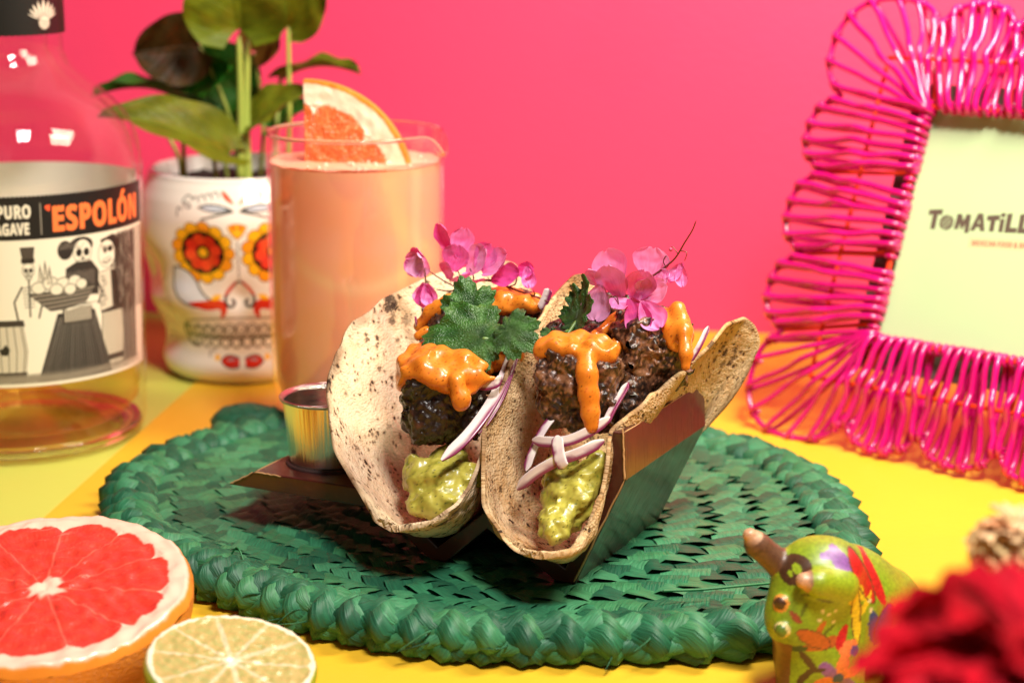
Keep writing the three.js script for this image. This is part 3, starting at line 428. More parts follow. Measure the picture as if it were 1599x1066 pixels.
  mesh('bud', new THREE.SphereGeometry(0.0009, 10, 8).translate(...M([22.3, 133.4, 50])), budMat, d);
  tag(put(d), 'pink blossom sprig with a curling tendril on top of the right taco', 'blossom sprig');
}

// ------------------------------------------------------------------ drinking glass with the pink-orange drink, grapefruit wedge
{
  const C = [-0.0826, 0.0150, -0.158], g = group('drinking_glass', C);
  const pane = std([1, 0.97, 0.95], 0.02, { transmission: 1, thickness: 0, ior: 1.5 });
  const H = 0.1540, RO = 0.0468, RI = 0.0450;
  const rimY = (a) => { let d = abs(a - 0.22); return -0.011 * exp(-d * d / 0.045); }, flare = (a) => { let d = abs(a - 0.22); return 0.0032 * exp(-d * d / 0.06); };
  const wall = (R, y0) => sheet((s, t) => { const a = s * 2 * PI - PI / 2 - 0.4, aw = atan2(sin(a), cos(a)), y = y0 + (H - y0) * t, k = pow(t, 14), r = R - 0.0055 * exp(-(y - y0) / 0.010) + flare(aw) * k; return [r * cos(a), y + rimY(aw) * k, r * sin(a)]; }, 96, 40);
  mesh('outer_wall', wall(RO, 0.002), pane, g);
  mesh('inner_wall', wall(RI, 0.008), pane, g);
  const rim = []; for (let i = 0; i < 96; i++) { const a = i / 96 * 2 * PI - PI, r = (RO + RI) / 2 + flare(a); rim.push([r * cos(a), H + rimY(a), r * sin(a)]); }
  mesh('rim', tube(rim, 0.0011, 192, 8, true), std([1, 0.95, 0.92], 0.03, { transmission: 1, thickness: 0.002, ior: 1.45 }), g);
  mesh('base', new THREE.CylinderGeometry(0.0405, 0.0390, 0.0060, 64).translate(0, 0.0032, 0), std([1, 0.9, 0.84], 0.05, { transmission: 1, thickness: 0.005, ior: 1.5 }), g);
  // the cloudy drink: its colour drifts where ice and fruit hang just under the surface
  const dm = dataTex(512, 512, (u, v) => {
    const f = fbm(u * 7, v * 3.2, 3, 4), x = (0.25 - u) * 6.283, y = v, arc = (cx, cy, r, w) => exp(-pow((hypot((x - cx) * 0.30, y - cy) - r) / w, 2));
    let c = mix3([0.98, 0.49, 0.25], [0.98, 0.50, 0.33], clamp(0.5 + 1.1 * f + 1.4 * (v - 0.6)));
    c = mix3(c, [0.98, 0.62, 0.33], clamp(1.0 * arc(0.1, 0.84, 0.30, 0.030) * smooth(0.75, 0.55, v) + 0.8 * arc(1.6, 0.95, 0.34, 0.045)));
    c = mix3(c, [0.95, 0.32, 0.17], 0.65 * exp(-(pow((x + 1.0) * 0.8, 2) + pow((v - 0.83) * 7, 2))));
    return mix3(c, [0.96, 0.50, 0.28], smooth(0.955, 0.99, v + 0.01 * f) * 0.6);
  }, true);
  const drink = sheet((s, t) => { const a = s * 2 * PI, y = 0.0085 + (0.1385 - 0.0085) * t; return [(RI - 0.0004 - 0.0055 * exp(-(y - 0.008) / 0.010)) * cos(a), y, (RI - 0.0004 - 0.0055 * exp(-(y - 0.008) / 0.010)) * sin(a)]; }, 96, 24);
  const topG = sheet((s, t) => { const a = s * 2 * PI, r = (RI - 0.0004) * t; return [r * cos(a), 0.1385 + 0.0007 * pow(t, 20) + 0.0006 * n3(r * cos(a) * 60, r * sin(a) * 60, 3), r * sin(a)]; }, 96, 16, 0, null, (s, t) => [s, 0.90 + 0.02 * t]);
  const floorG = sheet((s, t) => { const a = s * 2 * PI, r = 0.0393 * t; return [r * cos(a), 0.0085, r * sin(a)]; }, 64, 4, 0, null, (s, t) => [s, 0.02]);
  mesh('drink', mergeGeometries([drink, topG, floorG]), std([1, 1, 1], 0.9, { map: dm, transmission: 0.25, thickness: 0, clearcoat: 0.3, clearcoatRoughness: 0.1 }), g);
  const R = rng(5), bub = []; for (let i = 0; i < 34; i++) { const a = R() * 2 * PI, r = (RI - 0.003) * sqrt(R()); bub.push(new THREE.SphereGeometry(0.0005 + 0.0009 * R(), 8, 6).translate(r * cos(a), 0.1391, r * sin(a))); }
  const bm = mesh('bubbles', mergeGeometries(bub), std([0.95, 0.65, 0.5], 0.1), g); bm.userData.kind = 'stuff';
  tag(g, 'tall glass of cloudy pink-orange drink with a pouring lip, behind the left taco', 'drinking glass');
}
// Citrus cut face in polar terms: r = 0 centre, 1 = skin; returns the colour
function citrus(r, a, o) {
  const w = 0.018 * n3(cos(a) * 3, sin(a) * 3, o.seed) + 0.010 * n3(cos(a) * 12, sin(a) * 12, o.seed), k = (a / (2 * PI) * o.n + 0.10 * n3(cos(a) * 1.3, sin(a) * 1.3, o.seed + 4) + 100) % 1, e = min(k, 1 - k) * 2 * PI / o.n * r;
  const edge = o.flesh - (o.lobe ?? 0.03) * pow(abs(2 * k - 1), 6) + w, x = r * cos(a), y = r * sin(a);
  const ves = n3(a * 30, r * 7, o.seed) * 0.5 + n3(x * 26, y * 26, o.seed + 2) * 0.5, f = fbm(x * 4, y * 4, o.seed + 6, 3);
  let c = mix3(o.pulp[0], o.pulp[1], clamp(0.5 + (o.vk ?? 0.3) * ves + 0.4 * f)); c = mix3(c, o.pulp[2], smooth(0.45, 0.9, ves + 0.4 * f) * (o.vk ?? 0.3));
  c = mix3(c, o.membrane, (1 - smooth(o.mw * 0.35, o.mw, e + 0.004 * ves)) * (o.mk ?? 0.8) * smooth(0.98, 0.6, r * 0.9));
  const core = o.core * (1 + 0.45 * n3(cos(a) * 1.5, sin(a) * 1.5, o.seed + 8));
  c = mix3(c, o.pith, 1 - smooth(core * 0.75, core * 1.15, r));
  c = mix3(c, o.pith, smooth(edge - 0.008, edge + 0.014, r));
  return mix3(c, o.skin, smooth(o.peel - 0.01, o.peel + 0.012, r + 0.4 * w));
}
const GRAPE = { seed: 3, n: 11, flesh: 0.835, peel: 0.968, core: 0.11, mw: 0.010, mk: 0.35, lobe: 0.07, pulp: [[0.60, 0.030, 0.018], [0.70, 0.060, 0.034], [0.80, 0.14, 0.08]], membrane: [0.82, 0.22, 0.14], pith: [0.84, 0.52, 0.39], skin: [0.82, 0.27, 0.03] };
const LIME = { seed: 9, n: 10, flesh: 0.905, peel: 0.968, core: 0.085, mw: 0.040, mk: 0.85, lobe: 0.015, pulp: [[0.38, 0.335, 0.10], [0.44, 0.39, 0.135], [0.56, 0.50, 0.21]], membrane: [0.60, 0.56, 0.34], pith: [0.74, 0.71, 0.52], skin: [0.30, 0.36, 0.02] };
const face = (o, N = 768) => dataTex(N, N, (u, v) => { const x = (u - 0.5) * 2.04, y = (v - 0.5) * 2.04; return citrus(hypot(x, y), atan2(y, x), o); }, true);
const faceBump = (o) => bumpTex(512, 512, (u, v) => { const x = (u - 0.5) * 2.04, y = (v - 0.5) * 2.04, r = hypot(x, y), a = atan2(y, x); return r < o.flesh ? 0.45 + 0.3 * n3(a * 30, r * 7, o.seed) * 0.8 + 0.25 * n3(x * 30, y * 30, 2) : 0.6 + 0.08 * n3(x * 60, y * 60, 4); });
const pores = bumpTex(256, 256, (u, v) => 0.6 + 0.2 * n3(u * 12, v * 12, 3) - 0.5 * smooth(0.35, 0.8, n3(u * 40, v * 40, 8)));
// half a fruit, cut face up (y = 0 is the face), rounded below
function halfFruit(name, R, depth, o, label, cat, grp) {
  const g = group(name), rough = (a) => 1 + 0.007 * n3(cos(a) * 1.2, sin(a) * 1.2, o.seed + 20);
  const top = sheet((s, t) => { const a = s * 2 * PI, r = t * rough(a), e = smooth(0.955, 1.0, t); return [R * r * cos(a), (0.0010 * (n3(r * cos(a) * 7, r * sin(a) * 7, 1) - 0.6 * (1 - smooth(o.flesh - 0.04, o.flesh + 0.02, t))) - 0.004 * e * e) * R / 0.05, R * r * sin(a)]; }, 128, 48, 0, null, (s, t) => { const a = s * 2 * PI; return [0.5 + t * cos(a) / 2.04, 0.5 + t * sin(a) / 2.04]; });
  mesh('cut_face', top, std([1, 1, 1], 0.30, { map: face(o), bumpMap: faceBump(o), bumpScale: 0.0002, clearcoat: 0.35, clearcoatRoughness: 0.2 }), g);
  const skin = sheet((s, t) => { const a = s * 2 * PI, p = t * PI / 2, r = R * rough(a) * pow(cos(p), 0.75); return [r * cos(a), -0.004 * R / 0.05 - (depth - 0.004) * sin(p), r * sin(a)]; }, 96, 32, 0, null, (s, t) => [s * 8, t * 3]);
  mesh('peel', skin, std(o.skin, 0.38, { bumpMap: pores, bumpScale: 0.0007, clearcoat: 0.25, clearcoatRoughness: 0.3 }), g);
  return tag(g, label, cat, grp);
}
{
  const gf = halfFruit('grapefruit_half', 0.0545, 0.044, GRAPE, 'halved red grapefruit with its cut face up in front of the bottle', 'grapefruit');
  gf.position.set(-0.1740, 0.0400, 0.1720); gf.rotation.set(0.20, 0.5, 0.0);
  const lm = halfFruit('lime_half', 0.0305, 0.026, LIME, 'halved lime with its cut face up beside the big red grapefruit half', 'lime');
  lm.position.set(-0.0985, 0.0290, 0.2160); lm.rotation.set(0.17, 0, -0.13);
  // quarter slice standing in the drink
  const w = group('grapefruit_wedge'), Rw = 0.0568, a0 = 0.02, a1 = PI / 2, T = 0.0085;
  const uvf = (s, t) => { const a = mix(a0, a1, s); return [0.5 + t * cos(a) / 2.04, 0.5 + t * sin(a) / 2.04]; }, P = (s, t, z) => { const a = mix(a0, a1, s), q = 0.0006 * n3(cos(a) * t * 9, sin(a) * t * 9, z * 300); return [Rw * t * cos(a), Rw * t * sin(a), z + q]; };
  const WED = { ...GRAPE, vk: 0.8, seed: 14, n: 9, flesh: 0.80, pulp: [[0.80, 0.13, 0.035], [0.86, 0.22, 0.07], [0.95, 0.50, 0.28]], pith: [0.90, 0.70, 0.52], lobe: 0.12, mw: 0.014 };
  const wm = std([1, 1, 1], 0.25, { map: face(WED), bumpMap: faceBump(WED), bumpScale: 0.0014, clearcoat: 0.6, clearcoatRoughness: 0.12 });
  mesh('cut_face', mergeGeometries([sheet((s, t) => P(s, t, T / 2), 40, 40, 0, null, uvf), sheet((s, t) => P(s, t, -T / 2), 40, 40, 0, null, uvf), sheet((s, t) => P(1, t, T * (s - 0.5)), 4, 40, 0, null, (s, t) => uvf(1, t)), sheet((s, t) => P(0, t, T * (s - 0.5)), 4, 40, 0, null, (s, t) => uvf(0, t))]), wm, w);
  mesh('peel', sheet((s, t) => { const b = (t - 0.5) * 2; return P(s, 1.0 + 0.012 * (1 - b * b), T * 0.5 * b); }, 40, 8, 0, null, (s, t) => [s * 4, t]), std(WED.skin, 0.4, { bumpMap: pores, bumpScale: 0.0006 }), w);
  w.position.set(-0.1080, 0.1390, -0.1560); w.rotation.set(-0.06, -0.12, 0);
  tag(w, 'quarter slice of pink grapefruit standing in the drink', 'grapefruit slice');
}

// ------------------------------------------------------------------ tequila bottle
{
  const C = [-0.2672, 0.0012, -0.1720], b = group('tequila_bottle', C, 0);
  const out = [[0.0500, 0.0010], [0.054, 0.0006], [0.0608, 0.0022], [0.0642, 0.0065], [0.0655, 0.014], [0.0659, 0.030], [0.0672, 0.100], [0.0686, 0.140], [0.0683, 0.1536], [0.0655, 0.1665], [0.0608, 0.1760], [0.0537, 0.1840], [0.0442, 0.1920], [0.0352, 0.2000], [0.0314, 0.2075], [0.0302, 0.2150], [0.0300, 0.262]];
  const inn = [[0.0215, 0.262], [0.0222, 0.219], [0.0232, 0.209], [0.0300, 0.1980], [0.0405, 0.1885], [0.0500, 0.1808], [0.0572, 0.1730], [0.0620, 0.1635], [0.0646, 0.152], [0.0649, 0.139], [0.0636, 0.100], [0.0624, 0.030], [0.0605, 0.020], [0.0555, 0.0135], [0.0495, 0.0110], [0.0400, 0.0128], [0.0290, 0.0185], [0.0165, 0.0250], [0.0055, 0.0275], [0, 0.0278]];
  const dense = (p, n = 120) => new THREE.SplineCurve(p.map(([x, y]) => new THREE.Vector2(x, y))).getPoints(n).map((q) => new THREE.Vector2(max(0, q.x), q.y));
  const pane = std([0.985, 0.985, 0.97], 0.015, { transmission: 1, thickness: 0, ior: 1.45, specularIntensity: 0.6 });
  mesh('glass_body', new THREE.LatheGeometry(dense(out), 128), pane, b);
  mesh('inner_wall', new THREE.LatheGeometry(dense(inn), 128), pane, b);
  mesh('punt', new THREE.LatheGeometry(dense([[0.0580, 0.0030], [0.0545, 0.0012], [0.0450, 0.0052], [0.0330, 0.0115], [0.0190, 0.0185], [0.0060, 0.0212], [0.0001, 0.0214]], 60), 96), std([0.98, 0.95, 0.86], 0.03, { transmission: 1, thickness: 0, ior: 1.7 }), b);
  mesh('base_ring', new THREE.LatheGeometry([[0.0520, 0.0040], [0.0545, 0.0010], [0.0595, 0.0016], [0.0628, 0.0058], [0.0612, 0.0085], [0.0560, 0.0070], [0.0520, 0.0040]].map(([x, y]) => new THREE.Vector2(x, y)), 128), std([1, 0.97, 0.9], 0.02, { transmission: 1, thickness: 0.01, ior: 1.5 }), b);
  const lv = 0.104, liq = [...inn.filter(([x, y]) => y <= lv).reverse().map(([x, y]) => [max(0, x - 0.0003), y + 0.0002]), [0.0634, lv]];
  mesh('tequila', new THREE.LatheGeometry([...dense(liq, 70), new THREE.Vector2(0.0628, lv - 0.0004), new THREE.Vector2(0, lv - 0.0004)], 96), std([0.98, 0.91, 0.64], 0.02, { transmission: 1, thickness: 0, ior: 1.15 }), b);
  // paper labels wrapped round the glass; angle 0 faces the camera, positive to the right
  const wrap = (a0, a1, y0, y1, r, teeth) => sheet((s, t) => { const a = mix(a0, a1, s), y = mix(y0, y1, t) + (t > 0.999 && teeth ? 0.0007 * abs((s * 90 % 1) * 2 - 1) : 0); const q = r + (y - 0.0385) * 0.0248; return [q * sin(a), y, q * cos(a)]; }, 360, 6);
  const W = 2048, Hh = 1024;
  const art = canvasTex(W, Hh, (c) => {
    const paper = '#e9dcc4', ink = '#231c17', R = rng(77);
    c.fillStyle = paper; c.fillRect(0, 0, W, Hh);
    const bandH = 228; c.fillStyle = '#14100f'; c.fillRect(0, 0, W, bandH);
    c.textBaseline = 'alphabetic';
    const cond = (t, x, y, size, sx, col, weight = 'bold') => { c.save(); c.translate(x, y); c.scale(sx, 1); c.font = weight + ' ' + size + 'px sans-serif'; c.fillStyle = col; c.strokeStyle = col; c.lineWidth = size * 0.055; c.lineJoin = 'miter'; c.fillText(t, 0, 0); c.strokeText(t, 0, 0); c.restore(); };
    cond('PURO', 1022, 112, 92, 0.76, paper); cond('AGAVE', 1010, 198, 82, 0.72, paper);
    c.fillStyle = '#9a8f80'; c.fillRect(1258, 36, 6, 168);
    cond('ESPOLÓN', 1316, 190, 176, 0.84, '#ff7a3c'); c.fillStyle = '#ff5a30'; c.beginPath(); c.moveTo(1284, 56); c.lineTo(1316, 48); c.lineTo(1312, 84); c.lineTo(1292, 78); c.fill();
    c.translate(430, 0);
    // engraved scene: skeleton cook with a basket of fruit, a guitar-faced companion, a chef behind barrels
    const line = (pts, w = 3, col = ink) => { c.strokeStyle = col; c.lineWidth = w; c.lineCap = 'round'; c.beginPath(); pts.forEach(([x, y], i) => i ? c.lineTo(x, y) : c.moveTo(x, y)); c.stroke(); };
    const poly = (pts, fill, stroke = ink, w = 3) => { c.beginPath(); pts.forEach(([x, y], i) => i ? c.lineTo(x, y) : c.moveTo(x, y)); c.closePath(); c.fillStyle = fill; c.fill(); if (stroke) { c.strokeStyle = stroke; c.lineWidth = w; c.stroke(); } };
    const ell = (x, y, rx, ry, fill, stroke = ink, w = 3, rot = 0) => { c.beginPath(); c.ellipse(x, y, rx, ry, rot, 0, 7); if (fill) { c.fillStyle = fill; c.fill(); } if (stroke) { c.strokeStyle = stroke; c.lineWidth = w; c.stroke(); } };
    const hatch = (x0, y0, x1, y1, n, lean, w = 2) => { for (let i = 0; i < n; i++) { const x = mix(x0, x1, (i + 0.5 * R()) / n); line([[x, y0 + 10 * R()], [x + lean, y1 - 14 * R()]], w * (0.5 + R())); } };
    const skull = (x, y, s) => { ell(x, y, 40 * s, 46 * s, paper); poly([[x - 24 * s, y + 30 * s], [x + 24 * s, y + 30 * s], [x + 16 * s, y + 62 * s], [x - 16 * s, y + 62 * s]], paper); ell(x - 16 * s, y + 2 * s, 12 * s, 14 * s, ink); ell(x + 17 * s, y + 2 * s, 12 * s, 14 * s, ink); poly([[x, y + 16 * s], [x - 6 * s, y + 28 * s], [x + 6 * s, y + 28 * s]], ink); line([[x - 18 * s, y + 42 * s], [x + 18 * s, y + 42 * s]], 3); for (let i = -2; i < 3; i++) line([[x + i * 7 * s, y + 36 * s], [x + i * 7 * s, y + 50 * s]], 2); };
    const barrel = (x, y, w, h) => { poly([[x - w * 0.42, y], [x + w * 0.42, y], [x + w * 0.5, y + h / 2], [x + w * 0.42, y + h], [x - w * 0.42, y + h], [x - w * 0.5, y + h / 2]], '#cdbfa6'); for (let i = -3; i < 4; i++) line([[x + i * w * 0.13, y + 20], [x + i * w * 0.15, y + h / 2], [x + i * w * 0.13, y + h - 20]], 4); poly([[x - w * 0.45, y], [x + w * 0.45, y], [x + w * 0.47, y + 30], [x - w * 0.47, y + 30]], '#3a302a'); poly([[x - w * 0.47, y + h - 56], [x + w * 0.47, y + h - 56], [x + w * 0.45, y + h - 28], [x - w * 0.45, y + h - 28]], '#4a3f36'); };
    hatch(1260, 250, 1500, 980, 60, 14, 3); hatch(1330, 240, 1660, 700, 46, -20, 3); skull(470, 360, 0.8); poly([[420, 440], [520, 440], [540, 660], [400, 660]], '#6a5c4e'); hatch(410, 450, 530, 660, 22, 4, 3); hatch(120, 400, 400, 980, 70, 10, 3); barrel(300, 690, 240, 300);
    barrel(570, 660, 300, 340); poly([[600, 790], [622, 818], [608, 846], [578, 846], [560, 818], [580, 812]], ink);
    barrel(1270, 640, 190, 330);
    // chef
    c.translate(78, 0);
    poly([[632, 268], [708, 268], [700, 330], [640, 330]], '#50453c'); for (let i = 0; i < 5; i++) line([[640 + i * 15, 272], [644 + i * 13, 326]], 3); poly([[634, 330], [706, 330], [704, 352], [636, 352]], ink); skull(670, 390, 0.82);
    line([[670, 440], [668, 640]], 9); for (let i = 0; i < 7; i++) { line([[630 + i * 2, 488 + i * 17], [668, 480 + i * 18], [706 - i * 2, 488 + i * 17]], 4); } line([[630, 480], [584, 560], [600, 660]], 10); line([[706, 480], [742, 560], [716, 650]], 10);
    c.translate(-78, 0);
    // companion
    poly([[1190, 270], [1290, 250], [1350, 300], [1310, 350], [1210, 330]], '#2b2320'); ell(1236, 350, 66, 74, paper); ell(1262, 326, 20, 15, ink); ell(1222, 330, 12, 15, ink); hatch(1190, 300, 1290, 330, 14, 8, 2); line([[1196, 392], [1230, 404], [1270, 382]], 6); line([[1205, 380], [1260, 372]], 3); for (let i = 0; i < 6; i++) line([[1206 + i * 11, 386], [1208 + i * 11, 400]], 2); hatch(1290, 300, 1350, 430, 12, 10, 3);
    poly([[1150, 450], [1290, 430], [1320, 640], [1180, 660]], '#d8cab2'); hatch(1260, 440, 1310, 650, 14, 10, 4); for (let i = 0; i < 6; i++) ell(1200 + 12 * sin(i * 2), 480 + i * 28, 16, 10, null, ink, 4, 0.6);
    // cook
    ell(960, 300, 44, 50, '#2b2320'); ell(1060, 282, 74, 44, '#2b2320'); skull(1066, 318, 1.45); for (let i = 0; i < 30; i++) line([[930 + 6 * R() * i, 256 + 18 * R()], [924 + 6 * R() * i, 290 + 10 * R()]], 2, '#6d6054');
    poly([[960, 400], [1020, 372], [1120, 372], [1168, 430], [1160, 560], [950, 540]], '#332b26'); for (let i = 0; i < 26; i++) line([[966 + i * 7, 410 + 20 * R()], [960 + i * 7, 470 + 60 * R()]], 3, '#7a6d60');
    poly([[900, 640], [1130, 640], [1250, 1010], [770, 1010]], '#2a231f'); for (let i = 0; i < 44; i++) { const x = i / 43; line([[905 + x * 222, 660], [780 + x * 462, 1004]], 3 + 2 * R(), i % 2 ? '#8d8172' : '#151110'); }
    poly([[930, 600], [1110, 600], [1120, 700], [930, 700]], '#4a4038'); for (let i = 0; i < 9; i++) poly([[940 + i * 19, 612], [952 + i * 19, 612], [954 + i * 19, 690], [942 + i * 19, 690]], '#bcae97', null);
    poly([[740, 520], [1150, 500], [1060, 610], [860, 620]], '#5a4e43'); for (let i = 0; i < 9; i++) line([[746 + i * 14, 524 + i * 11], [1146 - i * 10, 508 + i * 11]], 3, i % 2 ? '#c9bba3' : ink);
    for (const [x, y, r] of [[800, 490, 40], [868, 470, 44], [940, 478, 42], [1010, 470, 40], [900, 506, 38], [980, 512, 36], [1052, 490, 34]]) ell(x, y, r, r * 0.8, '#e2d4bb', ink, 4);
    for (const [x, y] of [[812, 420], [840, 400], [864, 430]]) { poly([[x - 14, y + 40], [x, y - 50], [x + 16, y + 40]], '#d9cbb2'); line([[x, y - 40], [x + 4, y + 34]], 3); }
    line([[960, 620], [1040, 606], [1150, 610]], 12, paper); line([[960, 612], [1150, 600]], 3); line([[1150, 470], [1190, 560], [1160, 610]], 12); 
    c.translate(-430, 0);
    c.fillStyle = '#b9a98c'; c.fillRect(0, 1006, W, 3);
    for (let i = 0; i < 260; i++) line([[R() * 2000, 950 + R() * 60], [10 + R() * 2000, 960 + R() * 50]], 1, '#8a7d6b');
    c.fillStyle = paper; c.fillRect(0, 1008, W, 16);
  });
  const la = 1.37, y0 = 0.0425, y1 = 0.1410;
  mesh('front_label', wrap(-la, la, y0, y1, 0.0664, true), std([1, 1, 1], 0.5, { map: art }), b);
  mesh('back_label', sheet((s, t) => { const a = mix(PI - 1.15, PI + 1.15, s); const q = mix(0.0679, 0.0691, t); return [q * sin(a), mix(0.088, 0.1405, t), q * cos(a)]; }, 80, 4), std([0.86, 0.80, 0.74], 0.6), b);
  const cap = canvasTex(1024, 256, (c, w, h) => {
    c.fillStyle = '#0d0b0b'; c.fillRect(0, 0, w, h);
    c.translate(650, 232); c.scale(0.85, 0.52); c.fillStyle = '#d9cdb8'; c.strokeStyle = '#0d0b0b'; c.lineWidth = 2;            // agave heart with its leaves
    for (let i = -4; i <= 4; i++) { const a = i * 0.27, l = 122 - abs(i) * 8; c.beginPath(); c.moveTo(-8, -30); c.quadraticCurveTo(sin(a) * l * 0.6 - 14, -30 - cos(a) * l * 0.6, sin(a) * l * 0.75, -30 - cos(a) * l); c.quadraticCurveTo(sin(a) * l * 0.6 + 12, -30 - cos(a) * l * 0.55, 8, -30); c.fill(); c.stroke(); }
    c.beginPath(); c.ellipse(0, -18, 22, 34, 0, 0, 7); c.fill(); for (let i = 0; i < 4; i++) { c.beginPath(); c.moveTo(-20, -36 + i * 12); c.lineTo(20, -24 + i * 12); c.stroke(); }
  });
  mesh('seal', sheet((s, t) => { const a = s * 2 * PI - PI, r = t > 0.999 ? 0.0285 : 0.0315; return [r * sin(a), 0.2180 + 0.048 * t + (t < 0.001 ? 0.0005 * abs((s * 60 % 1) * 2 - 1) : 0), r * cos(a)]; }, 180, 12), std([1, 1, 1], 0.45, { map: cap }), b);
  mesh('stopper', new THREE.CylinderGeometry(0.0298, 0.0298, 0.03, 64).translate(0, 0.2755, 0), std([0.012, 0.011, 0.011], 0.4), b);
  b.rotation.y = 0.125;
  tag(b, 'clear tequila bottle with black neck seal and skeleton label', 'bottle');
}

// ------------------------------------------------------------------ sugar-skull planter and its leafy plant
{
  const SC = [-0.1670, 0.0008, -0.3280], H = 0.1245;
  const tex = canvasTex(2048, 656, (c, W, Hh) => {
    c.fillStyle = '#e6ded2'; c.fillRect(0, 0, W, Hh);
    c.translate(W / 2, Hh - 32); c.scale(5.1, -5.1);                          // millimetres, x along the face, y up from the base
    const ell = (x, y, a, b, f, s, w = 0.8, r = 0) => { c.beginPath(); c.ellipse(x, y, a, b, r, 0, 7); if (f) { c.fillStyle = f; c.fill(); } if (s) { c.strokeStyle = s; c.lineWidth = w; c.stroke(); } };
    const path = (d, f, s, w = 0.9) => { c.beginPath(); c.moveTo(d[0], d[1]); for (let i = 2; i < d.length; i += 4) if (i + 3 < d.length) c.quadraticCurveTo(d[i], d[i + 1], d[i + 2], d[i + 3]); else c.lineTo(d[i], d[i + 1]); if (f) { c.fillStyle = f; c.fill(); } if (s) { c.strokeStyle = s; c.lineWidth = w; c.lineCap = 'round'; c.stroke(); } };
    const ink = '#1b1714', red = '#c8281a', yel = '#f0b01c', org = '#e05a1e';
    for (const sx of [-1, 1]) {
      const ex = 21.5 * sx, ey = 80;
      for (let i = 0; i < 13; i++) { const a = i / 13 * 6.283; ell(ex + 15.4 * cos(a), ey + 15.4 * sin(a), 4.4, 4.4, i % 3 ? yel : '#e8921a', ink, 0.5); }
      ell(ex, ey, 13.6, 13.6, '#15110f');
      for (let i = 0; i < 8; i++) { const a = i / 8 * 6.283 + 0.2; ell(ex + 8.2 * cos(a), ey + 8.2 * sin(a), 3.8, 3.8, i % 2 ? red : '#dd3d22'); }
      ell(ex, ey, 4.2, 4.2, '#3a130c'); ell(ex, ey, 2.9, 2.9, yel);
      // moustache-like scroll on the cheek, with a red flame
      path([42 * sx, 70, 48 * sx, 54, 35 * sx, 47, 24 * sx, 43, 15 * sx, 48, 24 * sx, 52, 26 * sx, 60, 31 * sx, 70, 42 * sx, 70], '#cfd2d8', ink, 1.2);
      path([33 * sx, 48, 24 * sx, 42, 16 * sx, 44, 10 * sx, 46, 13 * sx, 38, 8 * sx, 40, 8 * sx, 46, 10 * sx, 52, 18 * sx, 50], red, null);
      path([18 * sx, 51, 15 * sx, 55, 11 * sx, 53, 13 * sx, 49, 18 * sx, 50], yel, null);
      path([1 * sx, 62, 8 * sx, 56, 9 * sx, 51, 9 * sx, 45, 5 * sx, 46, 2 * sx, 48, 5 * sx, 50], null, ink, 1.8);
      path([1 * sx, 63, 8 * sx, 58, 10 * sx, 52, 6 * sx, 54, 1 * sx, 63], red, null);
      path([3 * sx, 107, 14 * sx, 112, 22 * sx, 108, 14 * sx, 104, 3 * sx, 107], '#b9bfc8', ink, 0.9);
      path([2 * sx, 106, 10 * sx, 104, 20 * sx, 101], null, ink, 1.2);
      path([1 * sx, 110, 6 * sx, 118, 9 * sx, 118, 8 * sx, 112, 1 * sx, 110], sx > 0 ? org : '#d6461f', null);
      for (let i = 0; i < 4; i++) path([(10 + i * 4) * sx, 114 - i, (12 + i * 4) * sx, 119 - i, (14 + i * 4) * sx, 116 - i], null, '#55504c', 0.8);
      path([26 * sx, 112, 30 * sx, 118, 33 * sx, 111, 30 * sx, 106, 27 * sx, 108, 29 * sx, 112, 31 * sx, 110], null, '#55504c', 0.9);
      path([33 * sx, 106, 37 * sx, 110, 36 * sx, 102], null, '#55504c', 0.9);
      path([2 * sx, 12, 12 * sx, 16, 15 * sx, 10, 10 * sx, 4, 2 * sx, 7], red, ink, 0.8); path([4 * sx, 11, 10 * sx, 13, 11 * sx, 10], '#8d8f96', null); ell(18 * sx, 12, 2, 2, yel); path([20 * sx, 16, 25 * sx, 18, 24 * sx, 12], null, '#55504c', 0.8);
    }
    path([-5, 97, 0, 100, 5, 97, 4, 92, 0, 89, -4, 92, -5, 97], yel, '#8a4a10', 0.6); ell(-2, 96, 1.3, 1.3, org); ell(2, 96, 1.3, 1.3, org);
    for (let i = 0; i < 8; i++) ell(0, 86 - i * 3, 0.6, 0.9, '#3b3531');
    // teeth: two rows of scrolls with dark seams
    for (let i = -5; i <= 5; i++) { const x = i * 7.6, d = 1 - abs(i) * 0.04; ell(x, 31 - abs(i) * 0.3, 3.5 * d, 4 * d, '#efe8dd', ink, 1.0); path([x - 2, 30, x, 34, x + 1.6, 31, x, 28], null, ink, 0.7); ell(x + 3.8, 22 - abs(i) * 0.2, 3.2 * d, 3.4 * d, '#efe8dd', ink, 1.1); path([x - 3.6, 26, x, 24, x + 3.6, 26], null, ink, 1.3); }
    for (const sx of [-1, 1]) { path([40 * sx, 33, 48 * sx, 29, 44 * sx, 22, 40 * sx, 18, 34 * sx, 19], null, '#2b2622', 2.2); path([39 * sx, 30, 44 * sx, 27, 41 * sx, 23], null, '#2b2622', 1.2); }
    path([-40, 35, 0, 42, 40, 35], null, '#2b2622', 0.8);
  });
  const prof = table([[0, 46], [4, 50], [10, 51.5], [20, 49.5], [28, 50], [38, 54], [48, 57.5], [58, 57.5], [70, 60], [85, 63.5], [100, 63.5], [112, 61.5], [120, 58.5], [124.5, 56.5]]);
